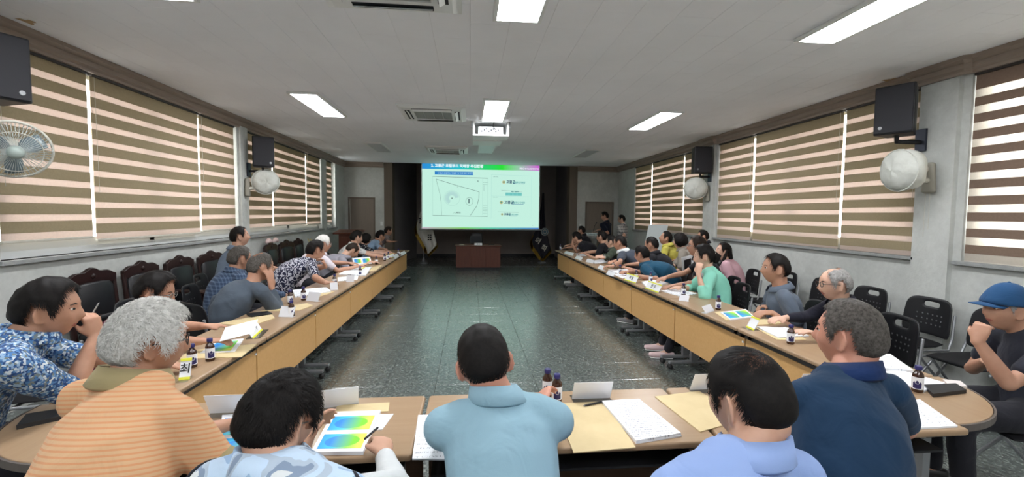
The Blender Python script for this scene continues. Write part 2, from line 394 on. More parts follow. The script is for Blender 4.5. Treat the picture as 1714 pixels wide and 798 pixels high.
for side, a, b, d, lab in [
    ('L', 3.715, 4.535, .10, 'brown zebra roller blind nearest the camera on left wall behind the open fan'),
    ('L', 4.575, 6.205, .45, 'wide brown zebra roller blind in the middle of the nearest left window'),
    ('L', 6.245, 7.09, .2, 'narrow zebra roller blind at far end of the nearest left window'),
    ('L', 7.45, 8.36, .3, 'zebra roller blind behind the speaker and covered fan on left wall'),
    ('L', 8.42, 10.0, .1, 'wide zebra roller blind in the middle of the second left window'),
    ('L', 10.05, 10.93, .35, 'zebra roller blind at the far end of the second left window'),
    ('L', 11.36, 11.80, .2, 'very narrow blind in the last small window on left wall by the door'),
    ('R', 4.0, 4.885, .15, 'zebra roller blind behind the near covered fan on right wall'),
    ('R', 4.925, 6.55, .4, 'wide zebra roller blind in the middle of the middle right window'),
    ('R', 6.60, 7.55, .1, 'zebra roller blind at far end of the middle right window'),
    ('R', 8.02, 8.83, .3, 'zebra roller blind behind the far covered fan on right wall'),
    ('R', 8.88, 10.46, .1, 'wide zebra roller blind in the middle of the far right window'),
    ('R', 10.52, 11.55, .45, 'zebra roller blind at far end of far right window by the standing speakers')]:
    blind(side, a, b, 2.93, lab, GB, d, z0=1.30 if side == 'L' else 1.22)
blind('R', 2.45, 3.54, 2.93, 'dark brown striped blind with wide bright gaps nearest the camera on right wall', GB, .6, .148, .078, M_opq2, M_sheer2, 1.27)
blind('R', 1.0, 2.41, 2.93, 'wide dark brown striped blind at the right edge of the view', GB, .3, .148, .078, M_opq2, M_sheer2, 1.27)
# ------------------------------------------------------------------ ceiling fittings
def ceiling_light(x, y, lit, label, w=.30, l=1.22, proud=.03):
    r = empty('ceiling_light', (x, y, ZC), 0, label, 'ceiling light', 'ceiling light panels')
    mb = MB(); a, b = w/2, l/2
    for q in [(-a-.03, -a, -b, b), (a, a+.03, -b, b), (-a-.03, a+.03, -b-.025, -b), (-a-.03, a+.03, b, b+.025)]: mb.box(*q, -proud, 0)
    mb.build('frame', M_white, r, bevel=.004)
    MB().box(-a, a, -b, b, -proud+.006, -.004).build('diffuser', emis('lit_diffuser', (250, 252, 255), LIGHT_POWER) if lit else mat('unlit_diffuser', (188, 192, 196), .35), r)
    return r
ceiling_light(-2.02, 6.15, 1, 'bright white ceiling light panel above the left row of tables')
ceiling_light(.345, 6.15, 1, 'bright ceiling light panel just before the hanging projector housing')
ceiling_light(.345, 2.65, 1, 'bright ceiling light panel at top centre edge of the view')
ceiling_light(2.82, 2.75, 1, 'long bright ceiling light panel at top right above the near tables')
ceiling_light(2.80, 6.47, 1, 'bright white ceiling light panel above the far part of right tables')
ceiling_light(-2.02, 2.6, 1, 'bright ceiling light panel above the near left tables')
ceiling_light(.36, 9.75, 0, 'unlit white ceiling panel beyond the projector lift plate', proud=.03)
ceiling_light(-2.0, 9.86, 0, 'unlit grey ceiling light panel above the far left tables')
ceiling_light(2.74, 10.1, 0, 'unlit grey ceiling light panel above the far right tables')
for x in (-2.02, .345, 2.82): ceiling_light(x, -.9, 1, 'ceiling light panel behind the camera, %s' % {-2.02: 'left', .345: 'centre', 2.82: 'right'}[x])
def aircon(x, y, label):
    r = empty('air_conditioner', (x, y, ZC), 0, label, 'air conditioner', 'ceiling cassette air conditioners')
    a = .46; mb = MB()
    v = [(-a, -a, 0), (a, -a, 0), (a, a, 0), (-a, a, 0), (-a, -a, -.025), (a, -a, -.025), (a, a, -.025), (-a, a, -.025)]
    b = .40; v += [(-b, -b, -.05), (b, -b, -.05), (b, b, -.05), (-b, b, -.05)]; c = .26
    v += [(-c, -c, -.05), (c, -c, -.05), (c, c, -.05), (-c, c, -.05), (-c, -c, -.02), (c, -c, -.02), (c, c, -.02), (-c, c, -.02)]
    f = [(0, 3, 2, 1)]
    for p in (0, 4, 8, 12): f += [(p+k, p+(k+1) % 4, p+4+(k+1) % 4, p+4+k) for k in range(4)]
    f.append((16, 17, 18, 19)); mb.add(v, f); mb.build('fascia', M_white, r)
    for k in range(4):
        ang = k*math.pi/2; R = Matrix.Rotation(ang, 3, 'Z')
        mb = MB(); mb.box(-.27, .27, -.375, -.305, -.0525, -.048); o = mb.build('air_slot', mat('slot_shadow', (30, 32, 36), .8), r); o.rotation_euler = (0, 0, ang)
        mb = MB(); mb.obox((0, -.34, -.058), (.265, 0, 0), (0, .026, -.016), (0, .001, .0015)); o = mb.build('louvre', M_white, r); o.rotation_euler = (0, 0, ang)
    mb = MB(); mb.box(-.255, .255, -.255, .255, -.03, -.022); g = mb.build('intake_grille', mat('intake_dark', (86, 92, 92), .7), r)
    mb = MB()
    for i in range(16): y0 = -.25+i*.0333; mb.box(-.255, .255, y0-.004, y0+.004, -.046, -.03)
    for i in (-.13, 0, .13): mb.box(i-.006, i+.006, -.255, .255, -.047, -.03)
    mb.build('slats', mat('grille_grey', (170, 176, 172), .5), g)
    return r
aircon(-.52, 6.36, 'white ceiling cassette air conditioner left of projector housing, in full view')
aircon(-.51, 9.97, 'far white ceiling cassette air conditioner close above the projection screen')
aircon(-.52, 2.74, 'stained ceiling cassette air conditioner cut off at the top edge of view')
r = empty('projector_lift', (.33, 7.09, ZC), 0, 'white projector lift box hanging from ceiling centre with open back', 'projector')
mb = MB(); w = .285
for q in [(-w, -w+.03, -.21, .21, -.20, 0), (w-.03, w, -.21, .21, -.20, 0), (-w+.03, w-.03, .19, .21, -.20, 0), (-w, w, -.21, .21, -.225, -.20), (-w+.03, w-.03, -.21, -.18, -.012, 0)]: mb.box(*q)
mb.build('housing', M_white, r, bevel=.003)
for s in (-1, 1): MB().box(s*(w+.014)-.010, s*(w+.014)+.010, -.20, -.15, -.10, 0).build('hanger_bracket', M_steel, r, bevel=.002)
p = MB().box(-.20, .20, -.11, .17, -.195, -.06).build('projector_body', M_white, r, bevel=.01)
MB().box(-.17, .17, -.116, -.108, -.17, -.085).build('port_panel', mat('port_grey', (176, 178, 186), .5), p)
for i in range(8): MB().box(-.15+i*.037, -.132+i*.037, -.120, -.115, -.15+.02*(i % 3), -.13+.02*(i % 3)).build('socket', M_ink, p)
mb = MB(); mb.tube([(0, .17, -.13), (0, .188, -.13)], .04, 14); mb.build('lens', mat('lens_glass', (30, 34, 50), .1), p, smooth=True)
mb = MB(); mb.tube([(.05, -.18, -.01), (.03, -.195, -.07), (.07, -.18, -.12)], .006, 6); mb.build('cable', M_black, r)
o = MB().box(-.29, .29, -.28, .28, -.05, 0).build('ceiling_plate', M_white, bevel=.006, loc=(.34, 8.74, ZC)); tag(o, 'flat white rectangular ceiling plate between projector housing and unlit panel', 'ceiling plate')
def stain(px, py, lab, r0):
    p = at(px, py, z=ZC-.004); mb = MB(); pts = []
    for k in range(18): a = k*math.tau/18; q = r0*(1+.35*math.sin(3*a+px)+.2*math.sin(7*a)); pts.append((q*math.cos(a)*.8, q*math.sin(a)))
    mb.prism(pts, -.001, .0); o = mb.build('peeling_patch', mat('bare_plaster_stain', (186, 160, 124), .9, n2=(160, 130, 90), nscale=40), None, loc=p); tag(o, lab, 'stain')
stain(46, 36, 'small brown peeling patch on ceiling near top left corner', .05); stain(1488, 134, 'small brown peeling patch on ceiling beside crown moulding above right speaker', .055)
# speakers
def speaker(c, w, d, h, rz, label, wallx, front):
    c = np.array(c, float); r = empty('wall_speaker', c, rz, label, 'speaker', 'black wall speakers')
    a = w/2; b = d/2
    mb = MB(); mb.prism([(-a, -b), (a, -b), (a*.72, b), (-a*.72, b)], -h/2, h/2); mb.build('cabinet', M_black, r, bevel=.012)
    mb = MB(); mb.box(-a*.92, a*.92, -b-.014, -b+.002, -h*.47, h*.47); mb.build('grille', mat('speaker_grille', (34, 34, 40), .7, bump=(500, .6, .001)), r, bevel=.006)
    mb = MB(); mb.lathe([(.016, -.003), (.016, .003)], 12); e = mb.build('badge', M_steel, r, loc=(a*.62*(1 if rz > 0 else -1), -b-.017, -h*.36)); e.rotation_euler = (math.pi/2, 0, 0)
    R = Matrix.Rotation(-rz, 3, 'Z'); wv = R @ Vector((wallx-c[0], 0, 0)); z = -h/2-.06
    mb = MB(); mb.tube([(0, 0, -h/2), (0, 0, z), tuple(wv+Vector((0, 0, z)))], .022, 8); mb.build('bracket_arm', M_black, r, smooth=True)
    pl = Vector(wv)*((abs(wv.length)-.012)/wv.length); mb = MB(); e = Vector(wv).normalized(); t = Vector((-e.y, e.x, 0))
    mb.obox((pl.x, pl.y, z+.02), tuple(e*.012), tuple(t*.05), (0, 0, .11)); mb.build('wall_plate', mat('bracket_steel', (58, 62, 74), .4, .5), r, bevel=.003)
    return r
speaker((-3.29, 3.36, 2.57), .31, .30, .45, math.radians(62), 'black wall speaker cut by left edge of the view above open fan', XL, 0)
speaker((-3.33, 7.38, 2.55), .31, .26, .48, math.radians(30), 'black wall speaker on left wall column above covered fan', XL+.04, 0)
speaker((4.20, 3.92, 2.64), .31, .28, .47, math.radians(-60), 'near black wall speaker on right wall above large covered fan', XR-.05, 0)
speaker((4.28, 7.72, 2.62), .33, .28, .48, math.radians(-8), 'far black wall speaker on right wall column above distant covered fan', XR-.05, 0)
# wall fans
def fan(hub, face, R, wall, covered, label, squash=1.0):
    """hub point of the fan, facing vector, radius, point on the wall"""
    r = empty('wall_fan', hub, 0, label, 'fan', 'wall fans'); f = nrm(face); up = np.array([0, 0, 1.]); sx = nrm(np.cross(f, up)); uz = np.cross(sx, f)
    w = np.asarray(wall, float)-hub
    mb = MB(); mb.tube([-f*.04, -f*.20], [.06, .05], 14); mb.build('motor', M_offwhite, r, smooth=True)
    mb = MB(); mb.tube([-f*.16, -f*.17+np.array([0, 0, -.10]), w+np.array([0, 0, -.06])+nrm([-w[0], 0, 0])*.05], [.028, .026, .03], 10); mb.build('arm', M_offwhite, r, smooth=True)
    e = nrm([-w[0], 0, 0]); mb = MB(); mb.tube([w+np.array([0, 0, .09])+e*.035, w+np.array([0, 0, -.16])+e*.035], [.045, .065], 14, ref=(0, 1, 0), r2=[.03, .035]); mb.build('wall_mount', mat('fan_mount_grey', (150, 146, 134), .6), r, smooth=True)
    mb = MB()
    for q in (-.02, .02): mb.tube([w+np.array([0, q, -.15])+e*.04, w+np.array([0, q, -.15-.42-q*2])+e*.04], .0022, 5)
    mb.build('pull_cord', M_offwhite, r)
    if covered:
        mb = MB(); n = 28; rows = []
        for t, rr in [(-.12, .25), (-.11, .7), (-.075, .95), (-.02, 1.0), (.03, .97), (.07, .82), (.095, .5), (.10, .2), (.10, .02)]:
            row = []
            for k in range(n):
                a = k*math.tau/n; wr = 1+.018*math.sin(4*a+t*30)+.010*math.sin(9*a+2)*(rr > .4)
                zz = t+.006*math.sin(3*a+rr*5)-.004*math.sin(5*a+1)+.003*math.sin(9*a+rr*9)
                row.append(f*zz+(sx*math.cos(a)+uz*math.sin(a))*R*rr*wr)
            rows.append(row)
        v = [p for q in rows for p in q]; fs = [(i*n+k, i*n+(k+1) % n, (i+1)*n+(k+1) % n, (i+1)*n+k) for i in range(len(rows)-1) for k in range(n)]+[tuple(range(n))[::-1], tuple((len(rows)-1)*n+k for k in range(n))]
        mb.add(v, fs); t = mat('white_cloth_cover', (214, 216, 210), .8, 0, .2, n2=(196, 198, 190), nscale=7, bump=(9, .6, .03)); o = mb.build('cloth_cover', t, r, smooth=True)
        mb = MB(); mb.tube([f*.03+(sx*math.cos(k*math.tau/24)+uz*math.sin(k*math.tau/24))*R*1.0 for k in range(25)], .006, 6, caps=False); mb.build('elastic_hem', t, o)
    else:
        g = mat('fan_wire_grey', (176, 184, 182), .4); mb = MB()
        for k in range(56):
            a = k*math.tau/56; d = sx*math.cos(a)+uz*math.sin(a)
            mb.tube([f*.09+d*R*.22, f*.085+d*R*.6, f*.05+d*R*.93, d*R, -f*.06+d*R*.9, -f*.09+d*R*.3], .0016, 4, caps=False)
        mb.build('wire_guard', g, r)
        mb = MB(); mb.tube([(sx*math.cos(k*math.tau/40)+uz*math.sin(k*math.tau/40))*R for k in range(41)], .009, 8, caps=False)
        mb.tube([f*.075+(sx*math.cos(k*math.tau/30)+uz*math.sin(k*math.tau/30))*R*.7 for k in range(31)], .003, 5, caps=False); mb.build('guard_rim', M_offwhite, r, smooth=True)
        mb = MB(); mb.tube([f*.085, f*.097], [R*.24, R*.22], 20); mb.build('hub_badge', mat('fan_badge', (158, 170, 164), .4), r, smooth=True)
        for k in range(3):
            mb = MB(); a0 = k*math.tau/3+.5; v = []
            for i in range(6):
                for j in range(5):
                    rr = R*(.14+.72*i/5); a = a0+(j/4-.5)*(1.15 if i else .7)*(.75+.25*math.sin(i))
                    v.append((sx*math.cos(a)+uz*math.sin(a))*rr+f*(.02+(j/4-.5)*.05))
            mb.add(v, [(i*5+j, i*5+j+1, i*5+j+6, i*5+j+5) for i in range(5) for j in range(4)])
            o = mb.build('blade', mat('fan_blade', (120, 134, 140), .25), r, smooth=True); so = o.modifiers.new('s', 'SOLIDIFY'); so.thickness = .003
        mb = MB(); mb.tube([f*.0, f*.06], .03, 14); mb.build('hub', mat('fan_hub', (60, 70, 84), .4), r, smooth=True)
    return r
fan(at(22, 250, x=-3.17), (.62, -.5, -.25), .195, (XL, 3.45, 1.95), False, 'open wire-guard wall fan at the left edge of the view')
fan(at(444, 304, x=-3.33), (.55, -.75, -.12), .205, (XL+.04, 7.28, 2.02), True, 'white cloth covered wall fan on left wall below the speaker')
fan(at(1164, 315, x=4.22), (-.45, -.85, -.2), .205, (XR-.05, 7.74, 2.05), True, 'white cloth covered wall fan far along right wall below distant speaker')
fan(at(1509, 285, x=4.14), (-.99, .08, -.06), .20, (XR-.05, 3.8, 2.02), True, 'large near white cloth covered wall fan on right wall')
# ------------------------------------------------------------------ projection screen
SCY = 13.02
scr = empty('projection_screen', (.345, SCY, 1.135), 0, 'large white projection screen showing a site plan slide', 'screen')
MB().box(-1.78, 1.78, .004, .02, 0, 2.15).build('screen_fabric', mat('screen_white', (200, 202, 200), .7), scr)
mb = MB(); mb.tube([(-1.82, 0, -.02), (1.82, 0, -.02)], .022, 10); mb.build('bottom_bar', M_steel, scr, smooth=True)
def sx_(u): return -1.745+3.49*(u-98)/1110
def sz_(v): return 1.96-1.955*(v-88)/633
def slide_mat():
    t = NT('projected_slide'); co = t.coord('Object'); sp = t.n('ShaderNodeSeparateXYZ'); t.l(co, sp.inputs[0])
    return t
def srect(name, u0, u1, v0, v1, col, d=0, parent=None, p=1.0):
    z0, z1 = sz_(v1), sz_(v0); y = -.001-.0012*d
    o = MB().box(sx_(u0), sx_(u1), y-.0006, y, z0, z1).build(name, emis('slide_%d_%d_%d' % col, col, SCREEN_POWER*p), parent or scr); return o
slide = srect('projected_slide', 97, 1210, 60, 721, (196, 240, 224), 0)
def grad_bar(name, v0, v1, stops, d):
    o = MB().box(sx_(97), sx_(1210), -.001-.0012*d-.0006, -.001-.0012*d, sz_(v1), sz_(v0)).build(name, None, slide)
    t = NT(name); co = t.coord('Object'); sp = t.n('ShaderNodeSeparateXYZ'); t.l(co, sp.inputs[0])
    f = t.math('DIVIDE', t.math('ADD', sp.outputs[0], 1.745), 3.49); c = t.ramp(f, [(a, S(b)) for a, b in stops]); t.base((0, 0, 0)); t.set(Roughness=.6)
    t.l(c, t.b.inputs['Emission Color']); t.b.inputs['Emission Strength'].default_value = SCREEN_POWER; o.data.materials.append(t.m)
grad_bar('slide_header', 60, 148, [(0, (40, 140, 215)), (.3, (40, 190, 205)), (.5, (40, 205, 120)), (.68, (40, 225, 50)), (.82, (150, 200, 170)), (1, (205, 95, 210))], 1)
grad_bar('slide_footer', 708, 721, [(0, (190, 170, 190)), (.35, (120, 200, 90)), (.55, (90, 200, 160)), (1, (60, 120, 200))], 1)
def text_mesh(txt, size, extrude=.0004, align='CENTER', bold=0):
    c = bpy.data.curves.new('txt', 'FONT'); c.body = txt; c.size = size; c.extrude = extrude; c.align_x = align; c.align_y = 'CENTER'; c.resolution_u = 3; c.offset = bold
    o = bpy.data.objects.new('tmp', c); COL.objects.link(o); dg = bpy.context.evaluated_depsgraph_get(); dg.update()
    me = bpy.data.meshes.new_from_object(o.evaluated_get(dg)); COL.objects.unlink(o); bpy.data.objects.remove(o); me.name = 'lettering'; return me
def stext(txt, u, v, h, col, d=2, p=1, align='LEFT', bold=.002):
    me = text_mesh(txt, h, .0003, align, bold); o = link('lettering', me, emis('slide_%d_%d_%d' % col, col, SCREEN_POWER*p), slide, (sx_(u), -.0025-.0012*d, sz_(v))); o.rotation_euler = (math.pi/2, 0, 0); return o
stext('2. 고흥군 로컬푸드 직매장 추진현황', 180, 118, .105, (235, 250, 255), bold=.004)
stext('FIBC', 1018, 131, .07, (235, 235, 250), bold=.003); stext('한국농촌발전연구원', 1068, 132, .052, (235, 225, 250))
srect('heading_box', 214, 574, 170, 203, (50, 130, 200), 1, slide); stext('고흥군 로컬푸드 직매장 및 가공센터 위치도', 240, 187, .058, (190, 225, 245), bold=0)
def sline(pts, w, col, d=2):
    mb = MB()
    for (a, b), (c, e) in zip(pts, pts[1:]):
        A = np.array([sx_(a), sz_(b)]); B = np.array([sx_(c), sz_(e)]); n = nrm([-(B-A)[1], (B-A)[0]])*w/2; y0 = -.001-.0012*d
        mb.add([(A[0]+n[0], y0, A[1]+n[1]), (B[0]+n[0], y0, B[1]+n[1]), (B[0]-n[0], y0, B[1]-n[1]), (A[0]-n[0], y0, A[1]-n[1])], [(0, 1, 2, 3)])
    return mb.build('drawn_line', emis('slide_%d_%d_%d' % col, col, SCREEN_POWER), slide)
G1, G2 = (104, 128, 124), (160, 200, 190)
sline([(195, 220), (715, 230)], .012, G1); sline([(195, 594), (715, 600)], .012, G1); sline([(195, 220), (195, 594)], .006, G2); sline([(715, 230), (715, 600)], .006, G2)
sline([(226, 246), (425, 305), (632, 362), (630, 425), (610, 500), (550, 590)], .012, G1); sline([(226, 246), (265, 400), (274, 470), (278, 590)], .008, G1)
sline([(425, 305), (425, 325)], .006, G1); sline([(666, 235), (666, 585)], .006, G2)
for v in (270, 290, 495, 515, 530, 545, 570): sline([(668, v), (712, v+1)], .006, (110, 140, 135))
for v in range(300, 355, 8): sline([(672, v), (684, v)], .008, (150, 180, 175))
sline([(540+34*math.cos(a), 455+38*math.sin(a)) for a in np.linspace(0, math.tau, 25)], .008, G1); srect('plan_symbol', 526, 545, 430, 475, (120, 150, 145), 2, slide)
sline([(375+75*math.cos(a), 425+72*math.sin(a)) for a in np.linspace(0, math.tau, 33)], .006, (165, 205, 195)); sline([(375+48*math.cos(a), 425+46*math.sin(a)) for a in np.linspace(2, 6.2, 25)], .12, (178, 218, 212))
srect('plan_symbol', 371, 380, 421, 432, (60, 70, 70), 3, slide); sline([(612, 270), (620, 252), (628, 270)], .012, G1); sline([(385, 575), (400, 562), (415, 575)], .006, G1); stext('배치도', 415, 566, .05, G1)
def logo(u, v, s, l1, wu):
    mb = MB(); mb.lathe([(.045*s, -.0004), (.045*s, .0004)], 16); o = mb.build('round_emblem', emis('slide_196_178_120', (196, 178, 120), SCREEN_POWER), slide, loc=(sx_(u), -.004, sz_(v))); o.rotation_euler = (math.pi/2, 0, 0)
    mb = MB(); mb.lathe([(.026*s, -.0004), (.026*s, .0004)], 14); q = mb.build('emblem_centre', emis('slide_90_160_140', (90, 160, 140), SCREEN_POWER), slide, loc=(sx_(u), -.006, sz_(v))); q.rotation_euler = (math.pi/2, 0, 0)
    stext('고흥군', u+24*s, v, .10*s, (30, 60, 100), bold=.003); stext('로컬푸드직매장', u+90*s, v+2, .058*s, (30, 140, 150), bold=.001); sline([(u+90*s, v+14), (u+wu, v+14)], .01, (40, 110, 160))
logo(867, 264, 1, '', 200); logo(845, 462, 1.1, '', 215); logo(853, 578, .75, '', 145)
sline([(845, 344), (1045, 356)], .006, G1); srect('table_block', 885, 1042, 366, 396, (110, 195, 190), 2, slide); stext('매장 가공센터', 940, 356, .04, (40, 120, 130))
for u in range(898, 1040, 13): sline([(u, 367), (u, 395)], .004, (170, 225, 220), 4)
sline([(812, 554), (1015, 557)], .006, G1); sline([(748, 400), (1135, 404)], .005, (165, 215, 210)); sline([(748, 195), (748, 620)], .005, (165, 215, 210)); sline([(1135, 200), (1135, 615)], .005, (170, 222, 215)); sline([(748, 195), (1135, 200)], .005, (165, 215, 210))
stext('간판 디자인', 765, 215, .032, (70, 100, 110), bold=0); stext('현판 디자인', 765, 412, .032, (70, 100, 110), bold=0); stext('4', 1150, 688, .03, (90, 110, 110), bold=0)
# ------------------------------------------------------------------ stage furniture
dk = empty('stage_desk', (.245, 12.42, 0), 0, 'reddish brown wooden desk in front of stage under the projection screen', 'desk')
MB().box(-.655, .655, -.30, .32, .67, .70).build('desk_top', M_mahog, dk, bevel=.004)
MB().box(-.60, .60, -.25, .27, 0, .07).build('plinth', M_black, dk)
MB().box(-.63, .63, -.24, .28, .07, .67).build('body', M_mahog, dk, bevel=.003)
for i in range(3): MB().box(-.625+i*.418, -.625+i*.418+.41, -.252, -.24, .08, .66).build('front_panel', M_mahog, dk, bevel=.003)
o = MB().box(-.17, .17, -.015, .015, 0, .22).build('desk_monitor', M_black, loc=(.18, 12.6, .73)); tag(o, 'dark monitor seen from the front on the brown stage desk', 'monitor')
MB().box(-.155, .155, -.018, -.014, .02, .205).build('display', mat('dark_display', (34, 40, 46), .2), o); MB().box(-.08, .08, -.05, .06, -.03, -.018).build('stand', M_black, o); MB().box(-.02, .02, 0, .02, -.02, .03).build('neck', M_black, o)
ch = empty('office_chair', (.22, 13.05, 0), 0, 'black office chair behind the brown stage desk', 'chair')
mb = MB(); mb.tube([(0, .1, .55), (0, .14, .98)], [.20, .17], 16, ref=(1, 0, 0), r2=.035); mb.build('backrest', M_leather, ch, smooth=True)
mb = MB(); mb.tube([(0, -.2, .46), (0, .1, .46)], [.2, .2], 14, ref=(1, 0, 0), r2=.04); mb.build('seat', M_leather, ch, smooth=True)
mb = MB(); mb.tube([(0, 0, .06), (0, 0, .43)], .03, 10); [mb.tube([(0, 0, .09), (.27*math.cos(a), .27*math.sin(a), .04)], .02, 6) for a in np.arange(5)*math.tau/5]; mb.build('base', M_dsteel, ch, smooth=True)
def card(name, label, c, rz, w=.2, h=.09, m=None, group=None, txt=None, edge=None, lean=.045, acry=False, txt2=None):
    """L-shaped name plate: leaning face on a foot"""
    r = empty(name, c, rz, label, 'name card', group); t = .0022; m = m or M_paper
    n = nrm((0, lean, h))
    MB().obox((0, lean/2, h/2), (w/2, 0, 0), tuple(n*h/2*1.06), (0, t/2, 0)).build('face', m, r)
    MB().box(-w/2, w/2, -.045 if not acry else 0, .045, 0, t).build('foot', M_acry if not acry else m, r)
    if edge: MB().obox((0, lean*.92-.002, h*.94), (w/2, 0, 0), tuple(n*h*.07), (0, .0018, 0)).build('yellow_strip', edge, r); MB().obox((0, lean*.06-.002, h*.06), (w/2, 0, 0), tuple(n*h*.07), (0, .0018, 0)).build('yellow_strip', edge, r)
    if txt:
        me = text_mesh(txt, h*.55, .0003, 'CENTER', .0008); o = link('lettering', me, M_ink, r, (0, lean*.5-.0045, h*.5)); o.rotation_euler = (math.pi/2-math.atan2(lean, h), 0, 0)
    return r
card('name_plate', 'small white name plate on the front edge of brown stage desk', (.245, 12.16, .70), 0, .22, .07, txt='의 장')
for x, w, lb in ((-.22, .14, 'flat white remote beside monitor on brown stage desk'), (.62, .16, 'flat black folder at right end of brown stage desk')):
    o = MB().box(-w/2, w/2, -.04, .04, 0, .018).build('remote_control' if x < 0 else 'folder', M_offwhite if x < 0 else M_black, bevel=.004, loc=(x, 12.3, .70)); tag(o, lb, 'remote' if x < 0 else 'folder')
M_gold = mat('gold_fringe', (206, 168, 52), .6, n2=(150, 116, 26), nscale=60, cscale=(1, 1, .1))
def flag(base, label, dark, sgn):
    r = empty('standing_flag', base, 0, label, 'flag', 'standing flags beside the screen'); bx, by, _ = base
    mb = MB(); mb.lathe([(.14, 0), (.14, .03), (.10, .05), (.05, .07), (.035, .16), (.02, .2)], 20); mb.build('base', M_steel, r, smooth=True)
    mb = MB(); mb.tube([(0, 0, .1), (0, 0, 2.35)], .014, 8); mb.build('pole', M_steel, r, smooth=True)
    # cloth hangs from the pole top and drapes into a fold: strip in (t down, w across)
    n, mm = 26, 18
    def outline(t, left):   # x offsets from pole of left/right edge vs height
        z = 2.3-t
        return z
    if not dark:   # pixel-traced drape, z by w
        Ledge = [(0.02, 2.28), (-.02, 1.9), (-.14, 1.45), (-.22, 1.20), (-.20, .98), (.06, .52), (.14, .33)]
        Redge = [(.05, 2.28), (.12, 1.9), (.2, 1.5), (.28, 1.2), (.34, .95), (.42, .60), (.16, .33)]
    else:
        Ledge = [(-.02, 2.28), (-.05, 1.9), (-.12, 1.5), (-.22, 1.1), (-.36, .75), (-.32, .55), (-.02, .16)]
        Redge = [(.03, 2.28), (.04, 1.9), (.06, 1.5), (.10, 1.1), (.2, .72), (.28, .44), (.02, .16)]
    def samp(E, t):
        t *= len(E)-1; i = min(int(t), len(E)-2); q = t-i; return np.array(E[i])*(1-q)+np.array(E[i+1])*q
    def sheet(m0, name, k0, k1, off, th=.012):
        mb = MB(); v = []
        for i in range(n):
            t = k0+(k1-k0)*i/(n-1); a, b = samp(Ledge, t), samp(Redge, t)
            for j in range(mm):
                w = j/(mm-1); p = a*(1-w)+b*w; yy = -.06+.045*math.sin(w*math.tau*1.7+t*2.2)*(1-.3*t)+off; v.append((p[0], yy, p[1]))
        mb.add(v, [(i*mm+j, i*mm+j+1, (i+1)*mm+j+1, (i+1)*mm+j) for i in range(n-1) for j in range(mm-1)])
        o = mb.build(name, m0, r, smooth=True); s = o.modifiers.new('s', 'SOLIDIFY'); s.thickness = th; return o
    cl = sheet(mat('dark_navy_flag', (30, 28, 40), .7) if dark else mat('white_flag', (214, 212, 204), .7), 'cloth', 0, 1, 0)
    # fringe along the lower edges
    mb = MB(); E = [samp(Ledge, t) for t in np.linspace(.42 if not dark else .6, 1, 24)]+[samp(Redge, t) for t in np.linspace(1, .8, 10)]
    for a, b in zip(E, E[1:]):
        for q in np.linspace(0, 1, 3, endpoint=False):
            p = a*(1-q)+b*q; dx = -.035 if p[0] < (.1 if not dark else -.05) else .01
            mb.obox((p[0]+dx*.6, -.06, p[1]-.04), (.012, 0, 0), (dx*.5, 0, -.055), (0, .008, 0))
    mb.build('fringe', M_gold, cl)
    if not dark:
        for k, (cx, cz, sg) in enumerate([(.20, .84, 1), (-.10, 1.36, 0)]):
            mb = MB()
            for i in range(3):
                z = cz+.07-.07*i
                for q in ((-.06, -.008), (.008, .06)) if (sg or i == 1) else ((-.06, .06),):
                    mb.box(cx+q[0]*(1 if sg else .6), cx+q[1]*(1 if sg else .6), -.135, -.128, z-.02, z+.02)
            mb.build('trigram', M_ink, cl)
    else:
        mb = MB(); mb.lathe([(.13, -.003), (.13, .003)], 24); o = mb.build('round_emblem', mat('emblem_teal', (60, 92, 110), .5), cl, loc=(.06, -.135, 1.03)); o.rotation_euler = (math.pi/2, 0, 0)
        for R_ in (.115, .06): mb = MB(); mb.tube([(R_*math.cos(a), R_*math.sin(a), .004) for a in np.linspace(0, math.tau, 25)], .008, 5, caps=False); q = mb.build('emblem_ring', M_offwhite, o)
        for tx, x, z in (('의', -.16, .73), ('회', .04, .50)): me = text_mesh(tx, .2, .002, bold=.006); o = link('lettering', me, M_offwhite, cl, (x, -.14, z)); o.rotation_euler = (math.pi/2, .5, 0)
    return r
flag((-1.45, 13.8, 0), 'white national flag with gold fringe standing left of the screen', False, 1)
flag((2.36, 13.9, 0), 'dark navy council flag with round emblem and gold fringe right of the screen', True, -1)
